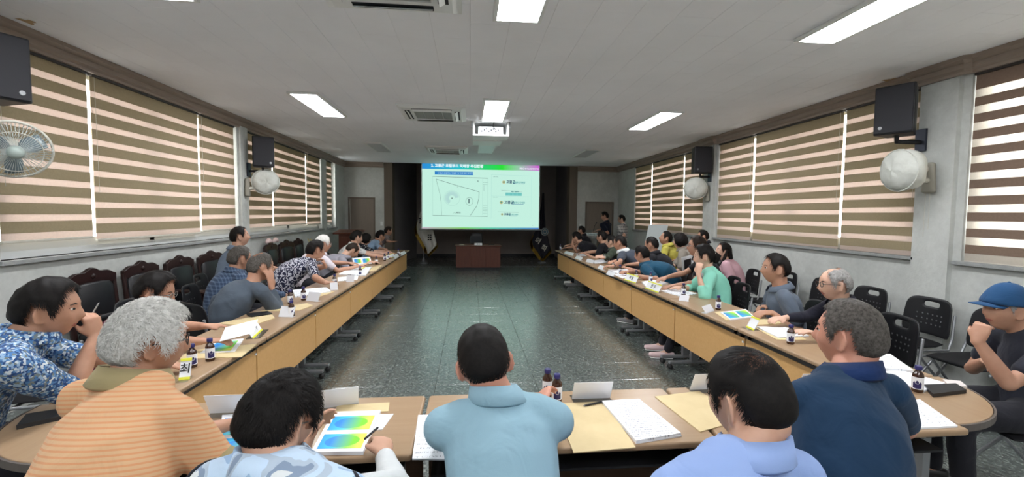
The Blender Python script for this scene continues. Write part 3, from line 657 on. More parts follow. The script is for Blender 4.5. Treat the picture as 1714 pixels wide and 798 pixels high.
# ------------------------------------------------------------------ folding tables
TX0, TX1, ZT, TH = -1.418, 2.09, .72, .028
def rounded_top(w, l, z0, z1, r=.03):
    pts = []
    for cx, cy, a0 in ((w/2-r, l/2-r, 0), (-w/2+r, l/2-r, 90), (-w/2+r, -l/2+r, 180), (w/2-r, -l/2+r, 270)):
        for k in range(4): a = math.radians(a0+k*30); pts.append((cx+r*math.cos(a), cy+r*math.sin(a)))
    return MB().prism(pts, z0, z1)
def make_table(L, label, group, W=.50, wood_top=None, panel=None, feet=True):
    """long side along local x, modesty panel on the -y side (towards the middle of the U)"""
    r = empty('folding_table', (0, 0, 0), 0, label, 'table', group)
    rounded_top(L-.006, W, ZT-TH, ZT, .018).build('tabletop', wood_top or M_desk_x, r, bevel=.010, seg=3)
    MB().box(-L/2+.008, L/2-.008, -W/2+.075, -W/2+.093, .27, .635).build('modesty_panel', panel or M_panel, r, bevel=.002)
    MB().box(-L/2+.03, L/2-.03, -W/2+.05, -W/2+.10, ZT-TH-.045, ZT-TH-.001).build('front_rail', M_dsteel, r, bevel=.003)
    MB().box(-L/2+.05, L/2-.05, .0, .20, ZT-TH-.10, ZT-TH-.09).build('shelf', M_black, r)
    for s in (-1, 1):
        x = s*(L/2-.09)
        l = MB().box(x-.022, x+.022, -.035, .035, .07, ZT-TH-.04).build('leg', M_steel, r, bevel=.004)
        f = MB().box(x-.024, x+.024, -.27, .22, .055, .085).build('foot', M_steel, l, bevel=.008)
        MB().box(x-.02, x+.02, -.20, .18, ZT-TH-.045, ZT-TH-.001).build('bracket', M_dsteel, r)
        for yy in (-.255, .205):
            mb = MB(); mb.tube([(x-.013, yy, .027), (x+.013, yy, .027)], .026, 12); mb.build('caster', M_rubber, l, smooth=True)
    mb = MB(); mb.box(L/2-.03, L/2-.012, -W/2+.068, -W/2+.076, .595, .61); mb.build('panel_clip', M_white, r)
    return r
bounds = [2.11, 3.15, 4.32, 5.55, 6.76, 7.95, 9.18, 10.42]
ORD = ['nearest', 'second', 'third', 'fourth', 'fifth', 'sixth', 'farthest']
for side in (-1, 1):
    for k in range(7):
        a, b = bounds[k], bounds[k+1]
        t = make_table(b-a, '%s light beech folding table of the %s row, counted from the camera' % (ORD[k], 'left' if side < 0 else 'right'), 'beech folding tables')
        W = .50
        if side < 0: t.location = (TX0-W/2, (a+b)/2, 0); t.rotation_euler[2] = math.pi/2
        else: t.location = (TX1+W/2, (a+b)/2, 0); t.rotation_euler[2] = -math.pi/2
for a, b, lab in ((-1.415, -.205, 'front row folding table at left under the slide printouts'), (-.195, .985, 'front row folding table in the middle before the man in light blue shirt'), (.995, 2.085, 'front row folding table at right under the navy polo man')):
    t = make_table(b-a, lab, 'beech folding tables', .52, panel=M_darkwood); t.location = ((a+b)/2, 1.81, 0); t.rotation_euler[2] = math.pi
def wedge(cx, cy, sgn, label):
    r = empty('corner_table', (cx, cy, 0), 0, label, 'table', 'rounded corner tables'); R = .505
    pts = [(0, 0)]+[(sgn*R*math.sin(a), -R*math.cos(a)) for a in np.linspace(0, math.pi/2, 20)]
    if sgn < 0: pts = pts[::-1]
    MB().prism(pts, ZT-TH, ZT).build('tabletop', M_desk, r, bevel=.006)
    mb = MB(); E = [(sgn*(R+.002)*math.sin(a), -(R+.002)*math.cos(a)) for a in np.linspace(0, math.pi/2, 24)]
    E2 = [(x*1.016, y*1.016) for x, y in E]
    for i in range(23): mb.prism([E[i], E2[i], E2[i+1], E[i+1]][::int(-sgn)], ZT-TH-.004, ZT-.002)
    mb.build('edge_band', mat('grey_brown_edge', (92, 84, 78), .45), r)
    x, y = sgn*.2, -.2; mb = MB(); mb.box(x-.02, x+.02, y-.02, y+.02, .03, ZT-TH); mb.build('leg', M_steel, r)
    mb = MB()
    for a in range(4): q = a*math.pi/2+.6; mb.tube([(x, y, .05), (x+.2*math.cos(q), y+.2*math.sin(q), .03)], .018, 8)
    mb.build('foot', M_steel, r, smooth=True); return r
wedge(-1.42, 2.105, -1, 'rounded corner table at lower left beside the orange polo man')
wedge(2.09, 2.105, 1, 'rounded corner table at right under the brown bottle and black notebook')
# ------------------------------------------------------------------ chairs
def make_plastic(name='plastic_chair'):
    """faces local +y; origin on the floor under the seat centre"""
    r = empty(name, (0, 0, 0))
    def back(x, z): return (x, -.20-.10*(z-.48)-.05*(1-(x/.23)**2)*1.0, z)
    nx, nz = 13, 9; mb = MB(); v = []
    for i in range(nz):
        z = .50+.35*i/(nz-1); hw = .225-.02*(i/(nz-1))**2-(.02 if i in (0, nz-1) else 0)
        for j in range(nx): x = (j/(nx-1)*2-1)*hw; zz = z-(.02*abs(x/hw)**6 if i > nz-3 else 0); v.append(back(x, zz))
    fs = []
    for i in range(nz-1):
        for j in range(nx-1):
            if i == 6 and 4 <= j <= 7: continue        # hand hole
            fs.append((i*nx+j, i*nx+j+1, (i+1)*nx+j+1, (i+1)*nx+j))
    mb.add(v, fs); o = mb.build('backrest', M_black, r, smooth=True); s = o.modifiers.new('s', 'SOLIDIFY'); s.thickness = .014; s.offset = 0
    o2 = o.modifiers.new('b', 'SUBSURF'); o2.levels = 1; o2.render_levels = 1
    mb = MB()
    for i in range(6):
        for j in range(3):
            x = (i-2.5)*.045; z = .60+j*.045; p = back(x, z); mb.obox((p[0], p[1]+.0085, p[2]), (.006, 0, 0), (0, .0006, 0), (0, 0, .006))
    mb.build('perforations', mat('perforation_grey', (96, 96, 98), .7), o)['kind'] = 'stuff'
    mb = MB(); mb.tube([(0, -.20, .455), (0, -.1, .445), (0, .1, .445), (0, .215, .44)], [.19, .222, .222, .20], 20, ref=(1, 0, 0), r2=[.014, .022, .022, .016]); mb.build('seat', M_bmesh, r, smooth=True)
    mb = MB()
    for s in (-1, 1): mb.tube([(s*.235, .20, .42), (s*.24, -.19, .42), (s*.232, -.23, .52), (s*.215, -.26, .72)], .011, 8)
    mb.tube([(-.235, .0, .415), (.235, .0, .415)], .01, 6); mb.build('side_frame', M_steel, r, smooth=True)
    for s in (-1, 1):
        mb = MB(); mb.tube([(s*.238, -.12, .42), (s*.245, .24, .012)], .011, 8); mb.build('leg', M_steel, r, smooth=True)
        mb = MB(); mb.tube([(s*.238, .12, .42), (s*.245, -.24, .012)], .011, 8); mb.build('leg', M_steel, r, smooth=True)
    return r
plastic0 = make_plastic(); plastic_used = [0]
def plastic(x, y, rz, label):
    o = plastic0 if not plastic_used[0] else copy_tree(plastic0); plastic_used[0] += 1
    o.location = (x, y, 0); o.rotation_euler[2] = math.radians(rz); tag(o, label, 'chair', 'black plastic chairs'); return o
def make_ornate():
    r = empty('carved_chair', (0, 0, 0))
    mb = MB(); n = 16; top = [(-.27+.54*k/n, 1.0+.055*math.cos((k/n-.5)*math.pi)**2+.012*math.cos((k/n-.5)*6*math.pi)) for k in range(n+1)]
    pts = [(-.27, .90)]+[(.27, .90)][:0]; v = []; 
    for k in range(n+1): x, z = top[k]; v += [(x, -.285, z), (x, -.245, z), (x, -.245, .90+.02*math.cos((k/n-.5)*math.pi)), (x, -.285, .90+.02*math.cos((k/n-.5)*math.pi))]
    fs = [(4*k+a, 4*k+(a+1) % 4, 4*k+4+(a+1) % 4, 4*k+4+a) for k in range(n) for a in range(4)]+[(0, 3, 2, 1), (4*n, 4*n+1, 4*n+2, 4*n+3)]
    mb.add(v, fs); cr = mb.build('crest_rail', M_rosewood, r, bevel=.006)
    mb = MB(); mb.lathe([(.03, -.006), (.022, .006), (.008, .012)], 12); k = mb.build('carving', M_rosewood, cr, loc=(0, -.243, .985), smooth=True); k.rotation_euler = (-math.pi/2, 0, 0)
    for s in (-1, 1):
        mb = MB(); mb.tube([(s*.25, -.22, 0), (s*.25, -.225, .45), (s*.255, -.265, .95)], [.022, .025, .02], 8); mb.build('leg', M_rosewood, r, smooth=True)
        mb = MB(); mb.tube([(s*.25, .24, 0), (s*.25, .24, .25), (s*.25, .24, .44)], [.017, .022, .03], 8); mb.build('leg', M_rosewood, r, smooth=True)
        mb = MB(); mb.tube([(s*.265, -.25, .66), (s*.285, -.05, .675), (s*.28, .18, .66), (s*.27, .23, .64)], .021, 8); mb.tube([(s*.27, .17, .44), (s*.28, .18, .65)], .017, 8); mb.build('armrest', M_rosewood, r, smooth=True)
    mb = MB(); mb.tube([(0, -.235, .50), (0, -.235, .62), (0, -.25, .88), (0, -.252, .91)], [.20, .225, .225, .20], 20, ref=(1, 0, 0), r2=[.03, .045, .045, .03]); mb.build('back_cushion', M_leather, r, smooth=True)
    MB().box(-.25, .25, -.24, .26, .39, .44).build('seat_frame', M_rosewood, r, bevel=.006)
    MB().box(-.24, .24, -.21, .25, .44, .50).build('seat_cushion', M_leather, r, bevel=.02, seg=3)
    return r
orn0 = make_ornate(); orn_n = [0]
def ornate(x, y, rz, label):
    o = orn0 if not orn_n[0] else copy_tree(orn0); orn_n[0] += 1
    o.location = (x, y, 0); o.rotation_euler[2] = math.radians(rz); tag(o, label, 'chair', 'carved wooden chairs along left wall'); return o
for k, (y, lab) in enumerate([(4.35, 'carved rosewood armchair with black leather, nearest of those along left wall'), (4.97, 'second carved black leather armchair from the near end of left wall'),
        (5.58, 'third carved black leather armchair from the near end of left wall'), (6.2, 'carved black leather armchair left of the blue checked shirt man'), (6.83, 'carved black leather armchair partly hidden by the blue checked shirt man'),
        (8.0, 'carved armchair with pale pink things on it by left wall'), (8.62, 'black leather armchair between the pink things and the flower box'), (9.22, 'black leather armchair behind the flower box by left wall')]):
    ornate(XL+.36, y, -90+RNG.uniform(-4, 4), lab)
for x, y, rz, lab in [(-2.75, 3.0, -80, 'black plastic chair beside the blue floral shirt man by left wall'), (-2.62, 3.95, -95, 'empty black plastic chair behind the woman in glasses on the left'),
        (-3.0, 2.15, -60, 'black plastic chair at far left edge behind the floral shirt man'), (-2.35, 3.35, -85, 'black plastic chair of the person in glasses on the left')]: plastic(x, y, rz, lab)
WR = [(3.03, 'empty black chair by right wall between navy polo man and blue cap man'), (3.62, 'empty black chair by right wall above the grey haired navy polo man'), (4.22, 'empty black chair by right wall behind the bald man in glasses'),
      (4.82, 'empty black chair by right wall behind the grey polo man'), (5.45, 'empty black chair with papers right of the woman in pink blouse'), (2.42, 'black chair by right wall behind the blue cap man')]
for y, lab in WR: plastic(XR-.47, y, 88+RNG.uniform(-7, 7), lab)
# ------------------------------------------------------------------ things on the tables
def bottle_proto():
    r = empty('bottle')
    mb = MB(); mb.lathe([(.0215, 0), (.024, .004), (.024, .082), (.021, .094), (.0125, .106), (.0115, .116), (.0115, .122)], 18); mb.build('glass_body', M_amber, r, smooth=True)
    mb = MB(); mb.lathe([(.0147, .113), (.0155, .117), (.0155, .130), (.0135, .134)], 16); mb.build('screw_cap', M_cap, r, smooth=True)
    mb = MB(); n = 18; v = []
    for z in (.018, .078): v += [(.0246*math.cos(a), .0246*math.sin(a), z) for a in np.linspace(-2.2, 2.2, n)]
    mb.add(v, [(k, k+1, n+k+1, n+k) for k in range(n-1)]); lb = mb.build('paper_label', M_paper, r, smooth=True)
    mb = MB(); v = []
    for z0, z1 in ((.024, .05),):
        for i, a in enumerate(np.linspace(-.5, .9, 8)): q = .012*math.sin((i/7)*math.pi); v += [(.02485*math.cos(a), .02485*math.sin(a), z0-q*.3), (.02485*math.cos(a), .02485*math.sin(a), z1+q)]
    mb.add(v, [(2*k, 2*k+2, 2*k+3, 2*k+1) for k in range(7)]); mb.build('label_print', M_navy, lb, smooth=True)
    mb = MB(); v = []; m = 12
    for k in range(m): a = k*math.tau/m; t = .2+.4*math.cos(a); z = .056+.012*math.sin(a); v.append((.0252*math.cos(t), .0252*math.sin(t), z))
    mb.add(v, [tuple(range(m))]); mb.build('label_oval', M_paper, lb)
    return r
bot0 = bottle_proto(); nb = [0]
def bottle(px, py, label, z=ZT, rz=None, hidden=False):
    p = at(px, py, z=z); o = bot0 if not nb[0] else copy_tree(bot0); nb[0] += 1; o.location = p
    o.rotation_euler[2] = math.atan2(-p[1], -p[0])+(RNG.uniform(-.5, .5) if rz is None else rz); tag(o, label, 'bottle', 'small brown drink bottles on the tables')
for px, py, lab in [(322, 614, 'brown drink bottle with navy label nearest the white haired man, left of a pair'), (352, 603, 'brown drink bottle behind white haired man, right and farther one of a pair'),
    (488, 529, 'brown bottle in front of another bottle by grey sleeved man'), (486, 508, 'brown bottle standing behind another bottle by grey sleeved man'), (508, 502, 'brown bottle beside the open booklet at the leaf print shirt'),
    (560, 477, 'brown bottle by the forearm of the leaf print shirt man'), (603, 461, 'dark bottle at the end of the white documents of the bowed man'), (630, 442, 'bottle with white label before the black haired man in white shirt'),
    (644, 436, 'near bottle of the pair at the forearm of the light blue shirt man, left row'), (650, 433, 'far bottle of the pair at the forearm of light blue shirt man, left row'), (667, 427, 'small bottle near the far end of the left row'),
    (1038, 458, 'bottle between the grey polo and teal polo men on the right row'), (1065, 468, 'bottle at the left hand of the teal polo man'), (1089, 472, 'dark capped bottle behind the second yellow edged card'),
    (1144, 494, 'brown bottle on the papers of the woman in green cardigan'), (1202, 518, 'brown bottle with plain white label, standing alone past the green cardigan'), (1323, 575, 'brown bottle on the right row beside the white sheets'),
    (1535, 655, 'brown bottle on the rounded corner table beside the black notebook'), (938, 418, 'dark bottle at the far end of the right row'), (967, 421, 'small bottle at the elbow of the leaning black shirt man'),
    (1018, 440, 'small bottle before the olive jacket man'), (916, 662, 'left and farther bottle of the pair before the light blue shirt man'), (932, 672, 'right and nearer bottle of the pair before light blue shirt man')]: bottle(px, py, lab)
def sheet(name, label, cat, px, m=None, t=.003, z=ZT, group=None, parent=None, kids=()):
    """flat thing lying at height z whose corners are seen at the four pixels"""
    P = [at(a, b, z=z+t)[:2] for a, b in px]; c = np.mean(P, axis=0)
    A = sum(P[i][0]*P[(i+1) % 4][1]-P[(i+1) % 4][0]*P[i][1] for i in range(4))
    if A < 0: P = P[::-1]
    base = (c[0], c[1], z)
    o = MB().prism([tuple(p-c) for p in P], 0, t).build(name, m or M_paper); 
    if parent is None: o.location = base; tag(o, label, cat, group)
    else: o.location = Vector(base)-parent.location; o.parent = parent
    return o
def slide_print_mat():
    t = NT('gradient_slide_print'); t.set(Roughness=.6); g = t.n('ShaderNodeTexCoord').outputs['Generated']; sp = t.n('ShaderNodeSeparateXYZ'); t.l(g, sp.inputs[0])
    c = t.ramp(sp.outputs[0], [(0, S((40, 150, 225))), (.35, S((60, 190, 225))), (.65, S((150, 215, 90))), (1, S((240, 235, 90)))])
    n = t.n('ShaderNodeTexGradient'); n.gradient_type = 'SPHERICAL'; mp = t.n('ShaderNodeMapping'); t.l(g, mp.inputs[0]); mp.inputs['Location'].default_value = (-1.15, -1.15, 0); mp.inputs['Scale'].default_value = (2.3, 2.3, 0)
    t.l(mp.outputs[0], n.inputs[0]); f = t.math('GREATER_THAN', n.outputs['Fac'], .12); c2 = t.ramp(sp.outputs[0], [(.25, S((40, 130, 215))), (.75, S((120, 210, 40)))]); t.base(t.mix(f, c, c2)); return t.m
M_slide = slide_print_mat()
def text_print(name, nl=22, amt=.5):
    t = NT(name); t.set(Roughness=.8); t.b.inputs['Specular IOR Level'].default_value = .2; g = t.n('ShaderNodeTexCoord').outputs['Generated']; sp = t.n('ShaderNodeSeparateXYZ'); t.l(g, sp.inputs[0])
    ln = t.math('GREATER_THAN', t.math('FRACT', t.math('MULTIPLY', sp.outputs[1], nl)), .62)
    mp = t.n('ShaderNodeMapping'); mp.inputs['Scale'].default_value = (60, nl, 0); t.l(g, mp.inputs[0]); nz = t.math('GREATER_THAN', t.noise(mp.outputs[0], 1.0, 2), amt)
    ed = t.math('MULTIPLY', t.math('GREATER_THAN', sp.outputs[0], .12), t.math('LESS_THAN', sp.outputs[0], .86)); ed = t.math('MULTIPLY', ed, t.math('LESS_THAN', sp.outputs[1], .93))
    t.base(t.mix(t.math('MULTIPLY', t.math('MULTIPLY', ln, nz), ed), S((236, 238, 242)), S((150, 152, 160)))); return t.m
M_text = text_print('printed_page'); M_text2 = text_print('printed_page_sparse', 12, .56)
PG = 'papers and envelopes on the tables'
def inner(px, a, b, c, d):  # sub-quad by fractions: u from a to b, v from c to d of corners (tl,tr,br,bl)
    P = [np.array(q, float) for q in px]
    f = lambda u, v: tuple((P[0]*(1-u)+P[1]*u)*(1-v)+(P[3]*(1-u)+P[2]*u)*v)
    return [f(a, c), f(b, c), f(b, d), f(a, d)]
# front row
sheet('envelope', 'manila envelope beside the right elbow of the light blue shirt man', 'envelope', [(928, 675), (1012, 671), (1064, 748), (960, 757)], M_manila, .004, group=PG)
d = sheet('document_stack', 'stack of printed white pages between two manila envelopes, front row', 'document', [(1007, 670), (1070, 667), (1140, 724), (1065, 737)], M_text, .014, group=PG)
sheet('under_sheet', 0, 0, [(1009, 673), (1072, 671), (1141, 728), (1067, 740)], M_paper, .006, parent=d)
sheet('envelope', 'manila envelope left of the bald man in pale blue polo', 'envelope', [(1096, 663), (1170, 654), (1250, 700), (1172, 722)], M_manila, .004, group=PG)
d = sheet('document_stack', 'pages with slide printouts under the hand of the man in camouflage vest', 'document', [(558, 689), (637, 686), (608, 755), (520, 756)], M_paper, .014, group=PG)
q = inner([(558, 689), (637, 686), (608, 755), (520, 756)], .08, .93, .12, .46); sheet('printed_slide', 0, 0, q, M_slide, .0008, z=ZT+.0142, parent=d)
q = inner([(558, 689), (637, 686), (608, 755), (520, 756)], .08, .93, .56, .92); sheet('printed_slide', 0, 0, q, M_slide, .0008, z=ZT+.0142, parent=d)
sheet('paper_sheet', 'loose white sheet sticking out behind the slide printouts, front row', 'paper', [(625, 694), (659, 692), (640, 718), (606, 720)], M_text2, .003, group=PG)
sheet('envelope', 'manila envelope behind the slide printouts on left front table', 'envelope', [(566, 678), (652, 673), (650, 688), (555, 692)], M_manila, .004, group=PG)
d = sheet('document_stack', 'slide printouts left of the man in camouflage vest', 'document', [(372, 694), (440, 690), (440, 765), (362, 770)], M_paper, .012, group=PG)
q = inner([(372, 694), (440, 690), (440, 765), (362, 770)], .08, .93, .08, .45); sheet('printed_slide', 0, 0, q, M_slide, .0008, z=ZT+.0122, parent=d)
q = inner([(372, 694), (440, 690), (440, 765), (362, 770)], .08, .93, .53, .93); sheet('printed_slide', 0, 0, q, M_slide, .0008, z=ZT+.0122, parent=d)
sheet('paper_sheet', 'white printed page left of the light blue shirt man', 'paper', [(700, 694), (764, 693), (764, 768), (690, 767)], M_text2, .006, group=PG)
d = sheet('document_stack', 'printed page at right end of front row beside the corner table', 'document', [(1500, 672), (1540, 668), (1603, 712), (1530, 716)], M_text2, .008, group=PG)
def fcard(px0, px1, label, h=.10, grp='folded name cards', **k):
    a, b = at(*px0, z=ZT), at(*px1, z=ZT); w = float(np.hypot(*(b-a)[:2])); rz = math.atan2(b[1]-a[1], b[0]-a[0]); return card('name_card', label, tuple((a+b)/2), rz, w, h, group=grp, **k)
for a, b, lab in [((957, 668), (1021, 666), 'white folded name card behind the document stack, middle front table'), ((536, 684), (600, 675), 'white folded name card behind the man in camouflage vest'), ((352, 692), (428, 689), 'white folded name card left of the camouflage vest man'),
                  ((1154, 653), (1190, 651), 'white folded name card left of the bald man in pale blue'), ((1332, 652), (1400, 650), 'white folded name card beside the navy polo collar')]:
    c = fcard(b, a, lab)
# left row
def yc(px0, px1, txt, lab, h=.09): return fcard(px0, px1, lab, h, txt=txt, edge=M_yel)
yc((299, 636), (318, 634), '최', 'yellow edged name card at the collar of the orange polo man', .10)
yc((423, 567), (439, 552), '부  구', 'yellow edged name card in front of the paper-reading hands, left row', .085)
sheet('envelope', 'manila envelope under the slide printout behind white haired man', 'envelope', [(318, 586), (430, 575), (404, 597), (300, 600)], M_manila, .004, group=PG)
d = sheet('document_stack', 'slide printout beside the two bottles at the left', 'document', [(362, 571), (408, 566), (393, 588), (335, 590)], M_paper, .008, group=PG)
q = inner([(362, 571), (408, 566), (393, 588), (335, 590)], .1, .85, .12, .9); sheet('printed_slide', 0, 0, q, M_slide, .0008, z=ZT+.0082, parent=d)
sheet('envelope', 'manila envelope in front of the grey long sleeved man', 'envelope', [(362, 541), (454, 524), (460, 532), (420, 545)], M_manila, .005, group=PG)
sheet('envelope', 'manila envelope beyond the elbow of the grey long sleeved man', 'envelope', [(436, 520), (514, 507), (524, 511), (500, 519)], M_manila, .005, group=PG)
sheet('phone', 'black phone lying on the envelope of the grey sleeved man', 'phone', [(412, 524), (448, 520), (456, 524), (420, 529)], M_black, .009, z=ZT+.006)
d = sheet('booklet', 'open white booklet before the leaf print shirt man', 'booklet', [(490, 485), (546, 480), (554, 487), (494, 496)], M_text, .014, group=PG)
sheet('envelope', 'manila envelope under the booklet of the leaf print shirt man', 'envelope', [(520, 492), (548, 485), (560, 488), (532, 497)], M_manila, .004, group=PG)
sheet('paper_sheet', 'white pages at the wrist of leaf print shirt man', 'paper', [(565, 464), (600, 460), (598, 468), (565, 470)], M_text2, .006, group=PG)
sheet('document_stack', 'pile of white documents in front of the bowed man in grey polo', 'document', [(585, 449), (622, 446), (612, 460), (567, 458)], M_text, .02, group=PG)
sheet('envelope', 'manila envelope beside the documents of the bowed man', 'envelope', [(622, 446), (640, 443), (630, 452), (612, 455)], M_manila, .004, group=PG)
p = at(606, 442, z=ZT+.02); o = MB().obox((0, 0, .055), (.16, .02, 0), (0, .001, .0), (0, .03, .055)).build('booklet', M_paper, None, loc=p); o.rotation_euler[2] = math.radians(35); tag(o, 'open upright booklet with blue pictures before the bowed man', 'booklet', PG)
for s in (-1, 1): MB().obox((s*.075, -.003+.008*s, .058), (.06, .0075, 0), (0, .001, 0), (0, .018, .033)).build('printed_slide', M_slide, o)
def clear(px0, px1, lab, h=.085): return fcard(px0, px1, lab, h, m=mat('frosted_acrylic', (214, 214, 218), .35), grp='acrylic name cards', acry=True)
clear((466, 530), (490, 531), 'frosted acrylic name card by the grey sleeved man'); clear((512, 503), (532, 505), 'frosted name card between two bottles at booklet, left row'); clear((553, 486), (566, 485), 'frosted name card at the hand of leaf print shirt man')
clear((579, 472), (592, 472), 'frosted name card beyond the leaf print shirt man'); yc((607, 460), (616, 455), '', 'yellow edged card by the dark bottle, left row', .08); yc((648, 434), (662, 430), '', 'pale yellow card before the light blue shirt man', .075)
for a, b, lab in [((662, 433), (668, 429), 'small clear card near far end of left row'), ((673, 428), (680, 424), 'clear card at the far end of left row')]: clear(a, b, lab, .065)
# right row
yc((1045, 468), (1064, 474), '이 윤', 'yellow edged name card by the teal polo man, farther of two'); yc((1080, 482), (1102, 490), '민 구', 'yellow edged name card by the teal polo man, nearer of two')
yc((1249, 547), (1262, 553), '', 'yellow edged card end-on beside the white sheets of grey polo man')
for a, b, lab in [((1136, 503), (1152, 505), 'clear card by the green cardigan woman'), ((1182, 525), (1196, 520), 'clear acrylic card standing past the lone bottle'), ((1000, 449), (1010, 453), 'white card before the grey polo man, far right row'),
                  ((1014, 459), (1026, 463), 'frosted card by the far grey polo man'), ((944, 424), (958, 428), 'white card near the far end of right row'), ((962, 432), (972, 436), 'white card before the leaning black shirt man'), ((980, 438), (992, 441), 'frosted card before the man in black at far right row')]: clear(a, b, lab, .062)
S4 = [(1206, 522), (1248, 517), (1262, 529), (1222, 534)]
d = sheet('document_stack', 'slide printouts under the hand of the grey polo man, right row', 'document', S4, M_paper, .012, group=PG)
for a, b in ((.05, .46), (.54, .95)): sheet('printed_slide', 0, 0, inner(S4, a, b, .12, .9), M_slide, .0008, z=ZT+.0122, parent=d)
sheet('envelope', 'manila envelope beside the slide printouts, right row', 'envelope', [(1196, 522), (1210, 520), (1226, 535), (1216, 536)], M_manila, .004, group=PG)
sheet('envelope', 'manila envelope below the forearm of the grey polo man', 'envelope', [(1262, 534), (1300, 533), (1308, 541), (1258, 544)], M_manila, .005, group=PG)
d = sheet('document_stack', 'white sheets on manila envelope beside the lone bottle, right row', 'document', [(1266, 546), (1315, 547), (1354, 561), (1304, 564)], M_text2, .012, group=PG)
sheet('envelope_below', 0, 0, [(1262, 547), (1315, 547), (1350, 568), (1300, 568)], M_manila, .003, parent=d)
sheet('document_stack', 'white printed pages at the hands of the green cardigan woman', 'document', [(1105, 486), (1134, 483), (1167, 491), (1138, 495)], M_text, .008, group=PG)
sheet('document_stack', 'white document pile before the teal polo man', 'document', [(1074, 471), (1095, 468), (1118, 473), (1082, 479)], M_text2, .016, group=PG)
sheet('paper_sheet', 'white sheets between the card and bottle, teal polo man', 'paper', [(1028, 459), (1046, 456), (1062, 462), (1042, 465)], M_text2, .006, group=PG)
sheet('document_stack', 'documents at the forearm of the far grey polo man', 'document', [(1018, 451), (1050, 450), (1064, 455), (1034, 457)], M_paper, .014, group=PG)
sheet('folder', 'dark red folder before the far grey polo man', 'folder', [(1018, 452), (1034, 450), (1058, 456), (1042, 459)], mat('dark_red_folder', (88, 40, 38), .5), .01)
sheet('paper_sheet', 'white sheet before the olive jacket man', 'paper', [(990, 436), (1010, 434), (1018, 439), (996, 441)], M_text2, .006, group=PG)
sheet('paper_sheet', 'white sheets at far end of right row', 'paper', [(962, 424), (975, 423), (986, 427), (972, 429)], M_paper, .006, group=PG)
# corner table, right
sheet('document_stack', 'stack of white pages behind navy polo man shoulder, right', 'document', [(1464, 592), (1490, 592), (1529, 619), (1452, 614)], M_text2, .02, group=PG)
sheet('document_stack', 'white document pile on the corner table left of the black notebook', 'document', [(1468, 622), (1508, 619), (1582, 640), (1545, 654)], M_paper, .01, group=PG)
sheet('phone', 'pale phone under the elbow of the blue cap man', 'phone', [(1578, 634), (1608, 637), (1619, 646), (1590, 646)], mat('pale_pink_case', (214, 206, 202), .5), .011)
sheet('notebook', 'black notebook on the corner table below the blue cap man', 'notebook', [(1547, 643), (1600, 641), (1618, 652), (1562, 659)], M_black, .018)
sheet('folder', 'long black folder lying at the edge of the left corner table', 'folder', [(44, 692), (126, 679), (128, 690), (27, 712)], mat('black_case', (34, 34, 36), .55), .018)
sheet('paper_sheet', 'white sheet under the elbow of the blue floral shirt man', 'paper', [(100, 674), (118, 655), (140, 655), (130, 676)], M_paper, .004, group=PG)
def pen(a, b, lab, m=None, z=ZT+.006, zb=None, r=.0042):
    A, B = at(*a, z=z) if zb is None else at(*a, z=z), at(*b, z=z) if zb is None else at(*b, z=zb); o = empty('pen', A, 0, lab, 'pen', 'pens')
    mb = MB(); mb.tube([(0, 0, 0), (B-A)*.9], r, 8); mb.build('barrel', m or M_ink, o, smooth=True); mb = MB(); mb.tube([(B-A)*.9, (B-A)], [r*.9, r*.2], 8); mb.build('tip', M_steel, o, smooth=True)
pen((1008, 672), (976, 679), 'dark pen lying across the envelope by the document stack', z=ZT+.010); pen((1345, 557), (1316, 555), 'black pen lying on white sheets beside the lone bottle', z=ZT+.018)
# things by the walls
lt = empty('lectern', (-3.12, 11.6, 0), 0, 'dark brown wooden lectern in the left far corner by the door', 'lectern')
MB().box(-.22, .22, -.20, .20, 0, 1.04).build('body', M_mahog, lt, bevel=.004); MB().obox((0, -.02, 1.09), (.34, 0, 0), (0, .27, .03), (0, -.002, .022)).build('top', M_mahog, lt, bevel=.004); MB().box(-.17, .17, -.208, -.2, .15, .95).build('front_panel', M_mahog, lt)
p = (XL+.40, 8.98, 0)
bx = empty('flower_box', (-3.12, 9.15, .502), 0, 'white box with wrapped yellow flowers standing on a black chair', 'flowers')
mb = MB(); mb.box(-.13, .13, -.13, .13, 0, .24); mb.build('box', M_paper, bx, bevel=.003)
mb = MB()
for k in range(16):
    a = k*math.tau/16; a2 = a+.3; z = .42+.09*math.sin(a*2)+.06*math.cos(a*3); mb.add([(.06*math.cos(a), .06*math.sin(a), .2), (.06*math.cos(a2), .06*math.sin(a2), .2), (.2*math.cos(a2), .17*math.sin(a2), z), (.2*math.cos(a), .17*math.sin(a), z+.03)], [(0, 1, 2, 3)])
mb.build('wrapping', mat('cream_wrapping', (226, 216, 158), .6), bx)
for k in range(14):
    mb = MB(); c = (RNG.uniform(-.11, .11), RNG.uniform(-.1, .1), RNG.uniform(.3, .42)); mb.lathe([(.01, -.02), (.035, 0), (.04, .02), (.02, .03)], 8, c)
    mb.build('bloom', mat('yellow_bloom' if k % 3 else 'olive_leaf', (222, 204, 120) if k % 3 else (118, 112, 54), .7), bx, smooth=True)
for k, (y, z) in enumerate(((7.86, 1.0), (8.12, 1.01))):
    mb = MB(); mb.tube([(0, -.07, 0), (0, 0, .02), (0, .07, 0)], [.03, .045, .03], 10); o = mb.build('folded_cloth', mat('pale_pink_cloth', (226, 200, 196), .8), loc=(XL+.12, y, 1.075), smooth=True); tag(o, '%s small pale pink cloth on the crest of a carved chair by left wall' % ('nearer', 'farther')[k], 'cloth', 'pink cloths')
wb = empty('whiteboard', (3.78, 8.5, 0), math.radians(-28), 'pale standing board leaning in front of the far right window', 'board')
MB().obox((0, 0, 1.02), (.19, 0, 0), (0, .008, 0), (.06, .08, .38)).build('board_face', mat('pale_board', (176, 184, 184), .5), wb, bevel=.004)
